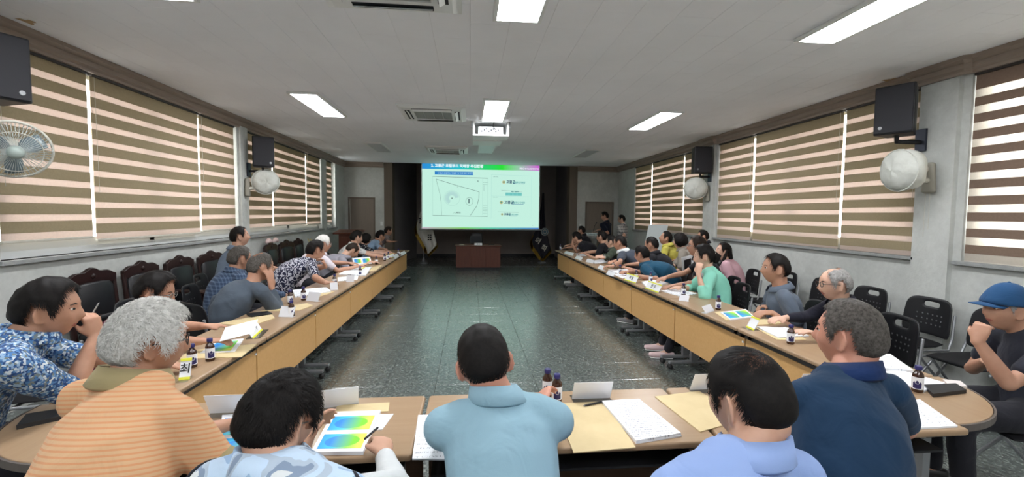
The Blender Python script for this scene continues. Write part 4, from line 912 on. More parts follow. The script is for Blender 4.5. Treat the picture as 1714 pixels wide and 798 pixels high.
for s in (-1, 1): mb = MB(); mb.tube([(s*.17, .03, .68), (s*.22, -.15, 0.01)], .012, 6); mb.build('leg', M_steel, wb, smooth=True)
mb = MB(); mb.tube([(0, .03, .9), (0, .4, .01)], .012, 6); mb.build('leg', M_steel, wb)
pdm = empty('clear_podium', (3.30, 11.35, 0), 0, 'clear acrylic podium with sloping top in front of the right door', 'podium')
MB().box(-.2, .2, -.15, .15, 0, .03).build('base', M_acry, pdm); MB().box(-.12, .12, -.01, .01, .03, 1.08).build('stem', M_acry, pdm); MB().obox((0, 0, 1.12), (.28, 0, 0), (0, .17, .05), (0, -.002, .008)).build('top', M_acry, pdm)
o = MB().box(-.26, .26, -.185, -.175, 1.04, 1.115).build('name_strip', mat('pale_strip', (196, 210, 208), .5), pdm); me = text_mesh('Goheung Haeng', .055, .0005, bold=.0008); q = link('lettering', me, mat('teal_print', (40, 84, 92), .6), o, (0, -.187, 1.077)); q.rotation_euler = (math.pi/2, 0, 0)
mb = MB(); mb.tube([(.02, 0, 1.13), (.04, -.03, 1.28), (.10, .02, 1.36)], .006, 6); mb.tube([(.10, .02, 1.36), (.12, .035, 1.38)], .014, 8); mb.build('microphone', M_black, pdm, smooth=True)
sheet('document_stack', 'white papers lying on the seat right of the woman in pink', 'document', [(1228, 483), (1242, 481), (1268, 491), (1246, 493)], M_paper, .012, z=.47)
# ------------------------------------------------------------------ people
def skin_mat(name, c, c2):
    t = NT(name); t.set(Roughness=.5); t.b.inputs['Specular IOR Level'].default_value = .35; co = t.coord('Object')
    a = t.ramp(t.noise(co, 14, 4), [(.3, S(c)), (.7, S(c2))]); t.base(a); t.b.inputs['Subsurface Weight'].default_value = .12
    t.b.inputs['Subsurface Radius'].default_value = (.012, .005, .003); t.b.inputs['Subsurface Scale'].default_value = .6; t.bump(t.noise(co, 240, 2), .12, .001); return t.m
SK = {'tan': skin_mat('tanned_skin', (178, 132, 108), (190, 146, 122)), 'fair': skin_mat('fair_skin', (206, 164, 142), (216, 176, 154)), 'mid': skin_mat('medium_skin', (192, 148, 124), (204, 160, 136)), 'red': skin_mat('ruddy_skin', (190, 132, 112), (200, 146, 124))}
M_lip = mat('lips', (158, 92, 82), .45); M_eye = mat('eye_white', (222, 216, 208), .25); M_brow = mat('brow_hair', (44, 36, 32), .7); M_iris = mat('dark_iris', (30, 20, 16), .15)
def hair_mat(name, c, c2):
    t = NT(name); t.set(Roughness=.6); t.b.inputs['Specular IOR Level'].default_value = .16; co = t.coord('Object'); h = t.ramp(t.noise(co, 90, 4, .75), [(.3, S(c)), (.72, S(c2))]); at_ = t.n('ShaderNodeAttribute'); at_.attribute_name = 'hair_cover'; f = t.math('ADD', at_.outputs['Fac'], t.math('MULTIPLY', t.math('SUBTRACT', t.noise(co, 170, 3, .7), .5), .9)); f = t.ramp(f, [(.22, (0, 0, 0)), (.62, (1, 1, 1))]); t.base(t.mix(f, S((150, 106, 84)), h)); return t.m
HM = {'black': hair_mat('black_hair', (14, 12, 12), (30, 26, 24)), 'brown': hair_mat('dark_brown_hair', (28, 21, 17), (50, 38, 31)), 'salt': hair_mat('salt_and_pepper_hair', (46, 42, 38), (104, 99, 94)),
      'grey': hair_mat('grey_hair', (110, 108, 106), (170, 168, 166)), 'white': hair_mat('white_hair', (178, 176, 170), (226, 224, 220))}
def cloth(name, c, c2=None, scale=3, pat=None):
    c = tuple(x*.95 for x in c); c2 = tuple(x*.95 for x in c2) if c2 else None
    if name in MATS: return MATS[name]
    t = NT(name); t.set(Roughness=.85); t.b.inputs['Specular IOR Level'].default_value = .15; t.b.inputs['Sheen Weight'].default_value = .08
    co = t.coord('Object'); base = t.ramp(t.noise(co, scale, 3), [(.3, S(c)), (.7, S(c2 or c))])
    if pat == 'stripes':
        sp = t.n('ShaderNodeSeparateXYZ'); t.l(co, sp.inputs[0]); f = t.math('FRACT', t.math('MULTIPLY', t.math('ADD', sp.outputs[2], t.math('MULTIPLY', sp.outputs[1], .35)), 78)); f = t.math('GREATER_THAN', f, .62); base = t.mix(t.math('MULTIPLY', f, .75), base, S((208, 142, 98)))
    elif pat == 'floral':
        v = t.n('ShaderNodeTexVoronoi'); v.inputs['Scale'].default_value = 115; t.l(co, v.inputs['Vector']); sp = t.n('ShaderNodeSeparateColor'); t.l(v.outputs['Color'], sp.inputs[0])
        a = t.ramp(sp.outputs[0], [(0, S((46, 74, 120))), (.22, S((84, 128, 178))), (.42, S((150, 178, 206))), (.6, S((210, 218, 222))), (.74, S((120, 130, 130))), (.86, S((60, 96, 146)))], 'CONSTANT')
        b = t.ramp(t.noise(co, 16, 3), [(.35, (.7, .78, .9)), (.65, (1.1, 1.08, 1.0))]); base = t.mix(.8, a, b, 'MULTIPLY')
    elif pat == 'camo':
        f = t.noise(co, 9, 2, .5, .6); base = t.ramp(f, [(0, S((150, 176, 206))), (.44, S((186, 206, 226))), (.56, S((170, 184, 200))), (.63, S((128, 144, 166)))], 'CONSTANT')
    elif pat == 'leaves':
        w = t.n('ShaderNodeTexWave'); w.inputs['Scale'].default_value = 7; w.inputs['Distortion'].default_value = 14; w.inputs['Detail'].default_value = 2; w.inputs['Detail Scale'].default_value = 2.2; t.l(co, w.inputs[0]); base = t.ramp(w.outputs['Fac'], [(0, S((34, 36, 58))), (.62, S((34, 36, 58))), (.69, S((186, 186, 196)))])
    elif pat == 'plaid' or pat == 'check':
        sp = t.n('ShaderNodeSeparateXYZ'); t.l(co, sp.inputs[0]); k = 14 if pat == 'plaid' else 28
        h = t.math('GREATER_THAN', t.math('FRACT', t.math('MULTIPLY', sp.outputs[2], k)), .66); xx = t.math('ADD', sp.outputs[0], sp.outputs[1]); w = t.math('GREATER_THAN', t.math('FRACT', t.math('MULTIPLY', xx, k)), .66)
        base = t.mix(t.math('MULTIPLY', t.math('ADD', h, w), .45), base, S((48, 52, 64)) if pat == 'plaid' else S((104, 122, 146)))
    elif pat == 'dots':
        base = t.ramp(t.noise(co, 26, 2, .5), [(0, S(c)), (.58, S(c)), (.62, S(c2))])
    t.base(base); nn = t.noise(co, 7, 3, .5, .8); n2 = t.noise(co, 420, 2); t.bump(t.math('ADD', nn, t.math('MULTIPLY', n2, .02)), .6, .02); MATS[name] = t.m; return t.m
def remesh(name, mb, voxel, smooth_it=3, adapt=0.0, fac=.5):
    me = mb.mesh(name); o = bpy.data.objects.new('tmp', me); COL.objects.link(o)
    r = o.modifiers.new('r', 'REMESH'); r.mode = 'VOXEL'; r.voxel_size = voxel; r.adaptivity = adapt; r.use_smooth_shade = True
    if smooth_it: s = o.modifiers.new('s', 'SMOOTH'); s.factor = fac; s.iterations = smooth_it
    dg = bpy.context.evaluated_depsgraph_get(); dg.update(); out = bpy.data.meshes.new_from_object(o.evaluated_get(dg)); COL.objects.unlink(o); bpy.data.objects.remove(o); bpy.data.meshes.remove(me)
    out.name = name; out.shade_smooth(); return out
def mesh_co(me): a = np.empty(len(me.vertices)*3, np.float32); me.vertices.foreach_get('co', a); return a.reshape(-1, 3).astype(float)
def mesh_no(me): a = np.empty(len(me.vertices)*3, np.float32); me.vertices.foreach_get('normal', a); return a.reshape(-1, 3).astype(float)
def set_co(me, c): me.vertices.foreach_set('co', c.astype(np.float32).ravel()); me.update()
def folds(me, amp, seed, freq=12):
    c, n = mesh_co(me), mesh_no(me); r = np.random.default_rng(seed); h = np.zeros(len(c))
    for k in range(6):
        d, e = r.normal(size=3), r.normal(size=3); d[2] *= .5; d /= np.linalg.norm(d); e /= np.linalg.norm(e); f = freq*r.uniform(.6, 1.7)
        ph = c@d*f+2.2*np.sin(c@e*f*.45+r.uniform(0, 6))+r.uniform(0, 6); m = .5+.5*np.sin(c@r.normal(size=3)*5+r.uniform(0, 6)); h += (1-np.abs(np.sin(ph))*1.6)*m*(16/f)
    set_co(me, c+n*(h/6*amp*2.2)[:, None])
def sm(x, a, b): t = np.clip((x-a)/(b-a), 0, 1); return t*t*(3-2*t)
def head_surf(d, grow=0.0):
    """unit directions -> points of the head surface in head space (x right, y face, z up), metres"""
    d = np.asarray(d, float); x, y, z = d[:, 0]*.0755, d[:, 1]*.093, d[:, 2]*.113
    g = lambda v, c, s: np.exp(-((v-c)/s)**2)
    jaw = sm(-z, .0, .105); front = sm(y, -.03, .05)
    x = x*(1-.30*jaw*front-.20*jaw*(1-front)); y = np.where(y < 0, y*(1-.42*sm(-z, .02, .10))*1.04, y*(1-.04*jaw))
    y = np.where(y > 0, np.minimum(y, .080+.15*(y-.080)) if False else y-.35*np.maximum(y-.075, 0), y)
    f = (d[:, 1] > 0)*1.0
    y += f*(.024*g(x, 0, .013)*g(z, -.026, .017)+.012*g(x, 0, .010)*g(z, -.002, .022)+.005*g(z, .034, .012)*g(x, 0, .045)+.008*g(x, 0, .024)*g(z, -.060, .010)
            - .004*g(x, 0, .02)*g(z, -.0605, .003)+.009*g(x, 0, .022)*g(z, -.098, .016)-.003*g(x, 0, .02)*g(z, -.078, .007))
    for s in (-1, 1): y += f*(-.010*g(x, s*.032, .015)*g(z, .010, .011)+.004*g(x, s*.045, .018)*g(z, -.022, .018))
    return np.stack([x, y, z], 1)+d*grow
def sphere_dirs(nu, nv):
    v = []; 
    for i in range(1, nv): 
        t = math.pi*i/nv
        for k in range(nu): p = math.tau*k/nu; v.append((math.sin(t)*math.sin(p), math.sin(t)*math.cos(p), math.cos(t)))
    v = [(0, 0, 1.)]+v+[(0, 0, -1.)]; f = [(0, 1+(k+1) % nu, 1+k) for k in range(nu)]
    for i in range(nv-2):
        for k in range(nu): a = 1+i*nu+k; b = 1+i*nu+(k+1) % nu; f.append((a, b, b+nu, a+nu))
    L = len(v)-1; b0 = 1+(nv-2)*nu; f += [(b0+k, b0+(k+1) % nu, L) for k in range(nu)]
    return np.array(v), [q[::-1] for q in f]
HL = {'short': [(0, 46), (28, 46), (48, 38), (62, 14), (76, -8), (83, 15), (106, 17), (114, -8), (122, -22), (135, -33), (180, -37)],
      'high': [(0, 66), (28, 60), (48, 42), (62, 14), (76, -8), (83, 15), (106, 17), (114, -8), (122, -22), (135, -33), (180, -36)],
      'bob': [(0, 34), (28, 30), (45, 12), (58, -22), (75, -40), (95, -46), (120, -50), (150, -52), (180, -52)],
      'crop': [(0, 48), (28, 47), (48, 36), (62, 12), (76, 2), (86, 19), (104, 22), (114, 2), (135, -20), (180, -28)]}
def hair_mask(d, line, bald, seed):
    az = np.degrees(np.abs(np.arctan2(d[:, 0], d[:, 1]))); el = np.degrees(np.arcsin(np.clip(d[:, 2], -1, 1)))
    L = np.interp(az, *zip(*HL[line])); m = np.clip((el-L)/(16 if line == 'crop' else 8), 0, 1); dens = np.ones(len(d))
    if bald:
        (ba, be, br, soft) = bald; c = np.array([math.sin(math.radians(ba))*math.cos(math.radians(be)), math.cos(math.radians(ba))*math.cos(math.radians(be)), math.sin(math.radians(be))])
        ang = np.degrees(np.arccos(np.clip(d@c, -1, 1)))+4*np.sin(d[:, 0]*9+seed)+3*np.sin(d[:, 1]*13); dens = np.clip((ang-br)/soft, 0, 1); dens = (.46+.54*dens) if br < 5 else dens
    return m, dens
def build_hair(P, Rh, Hc, s, near, off):
    st = P.get('hair', {}); line = st.get('line', 'short'); th = st.get('th', .012); bald = st.get('bald'); curl = st.get('curl', 0); seed = P['seed']
    r = np.random.default_rng(seed); nu, nv = (72, 48) if near else (36, 24); d, f = sphere_dirs(nu, nv); m, dens = hair_mask(d, line, bald, seed); q = m*dens
    clump = .5*np.sin(d[:, 0]*17+3*np.sin(d[:, 2]*9+seed))+.5*np.sin(d[:, 1]*15+d[:, 2]*11+seed*2); low = sm(-d[:, 2], .1, .6)
    t = np.where(q > .02, (th*(1-.72*low)*(.25+.75*q)+st.get('top', 0)*sm(d[:, 2], .2, .9))*(1+.10*clump)+.002, -.005); t = np.where(q < .02, -.006, t)
    if curl: t = t+(q > .1)*curl*(.5*np.sin(d[:, 0]*26+seed)*np.sin(d[:, 2]*24)+.5*np.sin(d[:, 1]*22+1)*np.sin(d[:, 2]*20+2))
    pts = head_surf(d)*1.0+d*t[:, None]
    mb = MB(); W = lambda p: Hc+(np.asarray(p)@Rh.T)*s-off
    mb.add(W(pts), f); mb.dens = list(q)
    for tail in st.get('tails', []): mb.tube([W(np.array([p]))[0] for p in tail[0]], [a*s for a in tail[1]], 12, ref=Rh[:, 0], r2=[a*s*tail[2] for a in tail[1]])
    ns = int(st.get('n', 5000 if near else 500)*(.75 if P.get('near') else .6))
    if ns:
        rd = r.normal(size=(ns*3, 3)); rd /= np.linalg.norm(rd, axis=1)[:, None]; rm, rdn = hair_mask(rd, line, bald, seed); kp = np.where((rm > .15) & (r.random(len(rd)) < rdn*1.0+.05*(rm > .5)))[0][:ns]; rd = rd[kp]; rdn = rdn[kp]; n = len(rd)
        wc = np.array([.18, -.55, .8]); wc /= np.linalg.norm(wc)             # whorl on the crown
        tang = rd-wc; tang[:, 2] -= .25; tang += r.normal(size=(n, 3))*st.get('messy', .22); tang -= rd*np.sum(tang*rd, 1)[:, None]; tang /= np.linalg.norm(tang, axis=1)[:, None]+1e-9
        side = np.cross(rd, tang); L = st.get('len', .22)*r.uniform(.6, 1.2, n); lf = r.uniform(.4, 1.5, n)*st.get('lift', .004); w = (.0011 if near else .0022)*r.uniform(.7, 1.4, n)
        K = 5; rows = []
        for k in range(K):
            u = k/(K-1); dd = rd+tang*(L*u)[:, None]+side*(np.sin(u*3*curl*200+r.uniform(0, 6, n))*curl*2.2*u if curl else .02*np.sin(u*2+lf*900))[:, None]; dd /= np.linalg.norm(dd, axis=1)[:, None]
            mk, dn = hair_mask(dd, line, bald, seed); tt = th*(1-.72*sm(-dd[:, 2], .1, .6))*.95+st.get('top', 0)*sm(dd[:, 2], .2, .9); tt = np.where(rdn > .5, tt, .002); c = head_surf(dd)+dd*(tt+lf*u*(1.4-u))[:, None]
            ww = (w*(1-.75*u))[:, None]*side; rows += [c-ww, c+ww]
        V = np.stack(rows, 1).reshape(-1, 3); idx = np.arange(n)[:, None]*2*K; F = []
        quad = [(2*k, 2*k+1, 2*k+3, 2*k+2) for k in range(K-1)]; F = (idx[:, :, None]+np.array(quad).reshape(1, -1)[:, None, :]).reshape(-1, 4)
        mb.add(W(V), [tuple(q) for q in F.tolist()])
    mb.dens += [1.0]*(len(mb.v)-len(mb.dens)); return mb
def Rz(a): c, s = math.cos(a), math.sin(a); return np.array([[c, -s, 0], [s, c, 0], [0, 0, 1.]])
def Rx(a): c, s = math.cos(a), math.sin(a); return np.array([[1., 0, 0], [0, c, -s], [0, s, c]])
def Ry(a): c, s = math.cos(a), math.sin(a); return np.array([[c, 0, s], [0, 1., 0], [-s, 0, c]])
def ik(S_, T, l1, l2, pole):
    v = T-S_; d = np.linalg.norm(v); 
    if d > (l1+l2)*.985: T = S_+v/d*(l1+l2)*.985; v = T-S_; d = np.linalg.norm(v)
    d = max(d, abs(l1-l2)+.02); u = v/np.linalg.norm(v); a = (l1*l1-l2*l2+d*d)/(2*d); h = math.sqrt(max(l1*l1-a*a, 0)); p = pole-u*np.dot(pole, u); p = nrm(p); return S_+u*a+p*h, T
def hand_geo(mb, wr, d, nrm_palm, thumb_side, curl, s, spread=.12, fat=1.0):
    """palm and five fingers; nrm_palm points out of the palm, thumb_side is the unit side of the thumb"""
    d = nrm(d); n = nrm(nrm_palm-d*np.dot(nrm_palm, d)); sd = nrm(np.cross(n, d)); 
    if np.dot(sd, thumb_side) < 0: sd = -sd
    k = .085*s; mb.tube([wr-d*.01*s, wr+d*.02*s, wr+d*.055*s, wr+d*k], [.026*s, .034*s, .040*s, .038*s], 14, ref=sd, r2=[.020*s, .017*s, .0145*s, .011*s])
    for i, (o, L) in enumerate(((.029, .070), (.010, .078), (-.010, .073), (-.028, .058))):
        p = wr+d*(k-.006*s)+sd*o*s; a = spread*(1.5-i)*.6; dd = nrm(d+sd*a); pts = [p]; cu = curl*(1+.12*i)
        for j, fr in enumerate((.45, .32, .23)):
            th = cu*(.7 if j == 0 else .75+.2*j); c, q = math.cos(th), math.sin(th); dd, n2 = nrm(dd*c+n*q), None; n_ = nrm(n-dd*np.dot(n, dd)); p = p+dd*L*fr*s; pts.append(p)
        mb.tube(pts, [.0092*s*fat, .0086*s*fat, .0078*s*fat, .0066*s*fat], 8, ref=sd)
    p = wr+d*.022*s+sd*.024*s+n*.004*s; q1 = p+nrm(d*.75+sd*.65+n*.25)*.034*s; q2 = q1+nrm(d*.95+sd*.15+n*(.2+curl*.35))*.028*s
    mb.tube([p, q1, q2], [.0135*s, .0105*s*fat, .0082*s*fat], 8, ref=n)
PEOPLE_N = [0]
def person(P):
    """P: see the list below. Everything is worked out in room space, then moved to the figure's own origin."""
    PEOPLE_N[0] += 1; seed = P['seed'] = PEOPLE_N[0]; s = P.get('s', 1.0); hs = P.get('hs', s); near = P.get('near', 0); stand = P.get('stand', 0)
    Hc = np.array(P['head'], float); hy = math.radians(P.get('hy', 0)); Rh = Rz(hy)@Ry(math.radians(P.get('hr', 0)))@Rx(-math.radians(P.get('hp', 0)))
    cy = math.radians(P.get('cy', 0)); f = Rz(cy)@np.array([0, 1., 0]); rt = Rz(cy)@np.array([1., 0, 0]); up = np.array([0, 0, 1.])
    py = math.radians(P.get('py', P.get('cy', 0) if (stand or P['head'][1] < 2.4) else (78 if P['head'][0] > 0 else -78))); pf = Rz(py)@np.array([0, 1., 0]); pr = Rz(py)@np.array([1., 0, 0])
    nk = P.get('nk', .05); C7 = Hc-f*nk*hs-up*P.get('nz', .128)*hs+rt*P.get('nx', 0)
    hz = .82*s if stand else .575; pel = np.array([*P['pel'], hz]); off = np.array([pel[0], pel[1], 0.]); w = P.get('w', 1.0)*s
    ctrl = pel+up*np.linalg.norm(C7-pel)*.5-f*P.get('hunch', .03)
    def bez(t): return pel*(1-t)**2+ctrl*2*t*(1-t)+(C7-up*.02)*t*t
    if not stand and np.linalg.norm(C7-pel) > .66: print('LONG SPINE', P['label'], np.linalg.norm(C7-pel))
    def lat(t): return nrm(pr*(1-t)+rt*t)
    spine_up = nrm(bez(1)-bez(.7)); fs_ = nrm(np.cross(spine_up, rt))*1.0; 
    fem = P.get('fem', 0)
    shw = (.158 if fem else .176)*w; shz = bez(.90)
    def torso(mb, g, t0=0.0, t1=1.0):
        T = np.linspace(t0, t1, 9); R1 = np.interp(T, [0, .2, .45, .7, .86, .94, 1.0], [.165+.01*fem, .158-.008*fem, .158-.02*fem, .168-.014*fem, .164-.012*fem, .132, .068])*w+g
        R2 = np.interp(T, [0, .2, .45, .7, .86, .94, 1.0], [.125, .125+P.get('belly', 0), .122+P.get('belly', 0)*.7, .118, .098, .080, .062])*w+g
        mb.tube([bez(t) for t in T], R1, 22, ref=np.array([lat(t) for t in T]), r2=R2)
    SH, EL, WR_ = {}, {}, {}
    for sd, key in ((-1, 'L'), (1, 'R')):
        SH[key] = shz+rt*sd*shw+spine_up*.002+f*P.get('shf', .01)+up*P.get('sh'+key, 0)
        l1, l2 = .285*s, .245*s; t = P.get(key); t = Hc+(f*.45+rt*sd*.12-up*.45)*s if t is None else np.asarray(t, float)
        pole = np.asarray(P.get('p'+key, rt*sd*.6-up*.8-f*.25), float); EL[key], WR_[key] = ik(SH[key], t, l1, l2, pole)
    def arms(mb, g, frac, key):
        S0, E0, W0 = SH[key], EL[key], WR_[key]; sd = -1 if key == 'L' else 1; base = bez(.95)+rt*sd*.035*w
        mb.tube([base, base*.4+S0*.6+spine_up*.012, S0], [.050*w+g*.8, .050*w+g, .052*w+g], 14)
        Lu = np.linalg.norm(E0-S0); a = min(frac, 1.0); pts = [S0+(E0-S0)*u for u in (0, .25, .6, 1.0) if u*1.0 < a-.05]+[S0+(E0-S0)*a]; rr = [float(np.interp(u, [0, .25, .6, 1], [.052, .052, .044, .038]))*w+g*(1+.4*u) for u in ([u for u in (0, .25, .6, 1.0) if u < a-.05]+[a])]
        mb.tube(pts, rr, 14)
        if frac > 1:
            b = min(frac-1, 1.0); pts = [E0+(W0-E0)*u for u in (0, .3, .7, 1.0) if u < b-.04]+[E0+(W0-E0)*b]; rr = [float(np.interp(u, [0, .3, .7, 1], [.037, .038, .030, .024]))*w+g for u in ([u for u in (0, .3, .7, 1.0) if u < b-.04]+[b])]; mb.tube(pts, rr, 14)
    # --- body: one continuous surface
    mb = MB(); torso(mb, -.010)
    nd = nrm(Rh@np.array([0, -.25, -.97])); nb = Hc+Rh@np.array([0, -.030, -.045])*hs
    mb.tube([bez(.93), bez(1.0)+up*.012*s, nb*.55+C7*.45+f*.0, nb], [.072*w, .062*w, (.057-.007*fem)*w, (.058-.006*fem)*hs], 18, ref=rt, r2=[.06*w, .06*w, (.056-.006*fem)*w, .060*hs])
    d, ff = sphere_dirs(*((56, 44) if near else (36, 28))); wh = P.get('hw', 1.0); mb.add(Hc+((head_surf(d)*np.array([wh, 1, 1]))@Rh.T)*hs, ff)
    for sd in (-1, 1):   # ears: dished plate with a raised rim and a lobe
        ex = .0745*wh; e0 = np.array([sd*(ex+.003), -.006, -.006]); ax = nrm((sd*.62, -.78, 0)); pts = [e0+ax*(-.006+.023*math.sin(a)*1.0)+np.array([0, 0, 1])*.033*math.cos(a)+np.array([sd*.004, 0, 0]) for a in np.linspace(-.4, 3.4, 12)]
        q = lambda p: Hc+(Rh@np.asarray(p))*hs
        mb.tube([q(p) for p in pts], .0052*hs, 7); mb.tube([q(e0+np.array([0, 0, .018])), q(e0+ax*.004), q(e0+np.array([0, .002, -.028]))], [.012*hs, .013*hs, .009*hs], 10, ref=Rh@ax, r2=.0062*hs)
    for key in ('L', 'R'):
        arms(mb, -.004, 1.0, key); E0, W0 = EL[key], WR_[key]; mb.tube([E0, E0+(W0-E0)*.3, E0+(W0-E0)*.7, W0], np.array([.037, .0385, .030, .024])*w*.98, 14, ref=up, r2=np.array([.037, .036, .028, .020])*w)
        H = P.get('h'+key, {}); fd = nrm(W0-E0); hd = np.asarray(H.get('d', fd), float); pn = np.asarray(H.get('n', (0, 0, -1)), float); sd = -1 if key == 'L' else 1
        hand_geo(mb, W0, hd, pn, np.asarray(H.get('t', -rt*sd), float), H.get('c', .35), s*P.get('hsz', 1.0), fat=1.0 if near else 1.2)
    # legs
    KN, AN = {}, {}
    lf = P.get('legf', None)
    for sd, key in ((-1, 'L'), (1, 'R')):
        hip = pel+pr*sd*.088*w-up*(.0 if stand else .03)
        if stand: kn = hip+pf*.03-up*.40*s+pr*sd*.01; an = kn-up*(kn[2]-.09)-pf*.02
        else: kn = hip+pf*.40*s+pr*sd*P.get('kw', .05)-up*.03; an = np.array([*(kn+pf*P.get('af', -.04))[:2], .10])
        if 'ank'+key in P: an = np.array(P['ank'+key], float)
        KN[key], AN[key] = kn, an; mb.tube([hip, (hip+kn)/2, kn], [.080*w, .068*w, .050*w], 12); mb.tube([kn, kn*.65+an*.35, an], [.048*w, .047*w, .032*w], 12); mb.tube([an-up*.03, an-up*.045+pf*.06, an-up*.055+pf*.15], [.032, .034, .024], 10, ref=pr, r2=[.03, .028, .018])
    mb.v = [tuple(np.asarray(v)-off) for v in mb.v]
    vox = .0068 if near else (.0104 if P.get('mid') else .0132)
    me = remesh('person', mb, vox, 2 if near else 1, P.get('adapt', .0 if near else .15)); body = link('person', me, SK[P.get('skin', 'mid')], None, off)
    if near or P.get('mid'):
        me.materials.append(M_lip); npoly = len(me.polygons); c = np.empty(npoly*3, np.float32); me.polygons.foreach_get('center', c); c = (c.reshape(-1, 3)+off-Hc)@Rh/hs
        mi = ((np.abs(c[:, 0]) < .023) & (np.abs(c[:, 2]+.0605) < .0085*(1-np.abs(c[:, 0])/.03)) & (c[:, 1] > .06)).astype(np.int32); me.polygons.foreach_set('material_index', mi)
    tag(body, P['label'], 'person')
    def sub(name, mb, m, parent=body, smooth=True):
        mb.v = [tuple(np.asarray(v)-off) for v in mb.v]; o = link(name, mb.mesh(name, smooth), m, parent); return o
    hq = lambda p: Hc+(Rh@(np.asarray(p, float)*np.array([wh, 1, 1])))*hs
    for sd in (-1, 1):
        mb = MB(); c = hq((sd*.032, .0685, .010)); v, ff2 = tube_geo([c-Rh[:, 1]*.003, c+Rh[:, 1]*.002], .0088*hs, 12, ref=Rh[:, 0]); mb.add(v, ff2); o = sub('eye', mb, M_eye)
        mb = MB(); c = hq((sd*.032+P.get('gaze', 0)*.004, .0795, .0095)); v, ff2 = tube_geo([c-Rh[:, 1]*.001, c+Rh[:, 1]*.0012], .0046*hs, 10, ref=Rh[:, 0]); mb.add(v, ff2); sub('iris', mb, M_iris, o)
        mb = MB(); pts = [hq((sd*x, y, z)) for x, y, z in ((.016, .084, .026), (.030, .0825, .031), (.046, .072, .027))]; mb.tube(pts, [.0022*hs, .0028*hs, .0014*hs], 6); sub('eyebrow', mb, M_brow)
        mb = MB(); pts = [hq((sd*x, y, z)) for x, y, z in ((.018, .0745, .0135), (.032, .0785, .0185), (.045, .071, .0135))]; mb.tube(pts, [.0025*hs]*3, 6); sub('eyelid', mb, SK[P.get('skin', 'mid')])
    # --- hair
    if not P.get('nohair'):
        mb = build_hair(P, Rh*np.array([wh, 1, 1])[None, :] if wh != 1 else Rh, Hc, hs, near or P.get('mid'), np.zeros(3)); ho = sub('hair', mb, HM[P.get('hc', 'black')]); ho.data.attributes.new('hair_cover', 'FLOAT', 'POINT').data.foreach_set('value', np.array(mb.dens, np.float32))
    # --- shirt
    fr = P.get('sleeve', .62); seedf = seed*7; g = P.get('loose', .011)
    mb = MB(); torso(mb, g, -.03, .965); arms(mb, g, fr, 'L'); arms(mb, g, fr, 'R'); mb.v = [tuple(np.asarray(v)-off) for v in mb.v]
    me = remesh('shirt', mb, .0092 if near else (.0135 if P.get('mid') else .018), 5 if near else 3); folds(me, P.get('fold', .0085)*(1 if near else 1.2), seedf); shirt = link(P.get('top_name', 'shirt'), me, P['shirt'], body)
    if P.get('vest'):
        mb = MB(); torso(mb, g+.009, -.02, .96)
        for key in ('L', 'R'): mb.tube([bez(.95), bez(.95)*.35+SH[key]*.65+spine_up*.016, SH[key]*.98+bez(.9)*.02+spine_up*.008], [.050*w+g+.006, .050*w+g+.010, .044*w+g+.010], 14)
        mb.v = [tuple(np.asarray(v)-off) for v in mb.v]; me = remesh('vest', mb, .0085, 5); folds(me, .005, seedf+3); vs = link('vest', me, P['vest'], body)
        for key, sd in (('L', -1), ('R', 1)):
            c = SH[key]+(EL[key]-SH[key])*.02; dr = nrm(EL[key]-SH[key]+rt*sd*.25); e1 = nrm(np.cross(dr, up)); e2 = np.cross(e1, dr); R0 = .052*w+g+.003; mb = MB()
            mb.tube([c+(e1*math.cos(a)+e2*math.sin(a))*R0 for a in np.linspace(0, math.tau, 25)], .004, 6, caps=False); sub('armhole_piping', mb, P['vpipe'], vs)
    for key in ('L', 'R'):   # cuffs
        if not P.get('cuff'): break
        a = fr; S0, E0, W0 = SH[key], EL[key], WR_[key]; p = S0+(E0-S0)*a if a <= 1 else E0+(W0-E0)*(a-1); dr = nrm(E0-S0) if a <= 1 else nrm(W0-E0); rr = (.046 if a <= 1 else .025)*w+g*1.5+.004
        mb = MB(); mb.tube([p-dr*.012, p+dr*.010], rr, 16, caps=True); sub('cuff', mb, P['cuff'], shirt)
    if P.get('collar', 1):
        cm = P.get('collar_m', P['shirt']); n = 28; c0 = bez(1.0)+up*.042*s; nsh = (nb-c0)*np.array([1, 1, 0]); tilt = P.get('ctilt', .30); mb = MB(); v = []
        for j, (rr, hh) in enumerate(((.074, -.004), (.070, .040), (.077, .046), (.099, .004), (.094, -.003))):
            for k in range(n+1):
                a = math.radians(-158+316*k/n); e = -f*math.cos(a)*rr*1.02*w+rt*math.sin(a)*rr*w; drop = (1-math.cos(a))*.5
                v.append(c0+e-up*drop*tilt*.16*s+up*hh*s*(1-.15*drop)+f*.006*drop+nsh*max(hh, 0)/.09)
        fs = [(j*(n+1)+k, j*(n+1)+k+1, (j+1)*(n+1)+k+1, (j+1)*(n+1)+k) for j in range(4) for k in range(n)]; mb.add(v, fs); o = sub('collar', mb, cm, shirt); so = o.modifiers.new('s', 'SOLIDIFY'); so.thickness = .0035
    # --- trousers and shoes
    tm = P.get('trousers', M_trs); mb = MB()
    mb.tube([pel-up*.04-pf*.02, pel+up*.03, bez(.12)], [.165*w, .170*w, .162*w], 18, ref=pr, r2=[.125*w, .13*w, .128*w])
    for key in ('L', 'R'):
        hip = pel+pr*(-1 if key == 'L' else 1)*.088*w-up*(.0 if stand else .03); kn, an = KN[key], AN[key]; mb.tube([hip, (hip+kn)/2, kn], [.092*w, .082*w, .066*w], 14); mb.tube([kn, (kn+an)/2, an+up*.0], [.064*w, .058*w, .050*w], 14)
    mb.v = [tuple(np.asarray(v)-off) for v in mb.v]; me = remesh('trousers', mb, .026, 3); folds(me, .004, seedf+1, 20); link('trousers', me, tm, body)
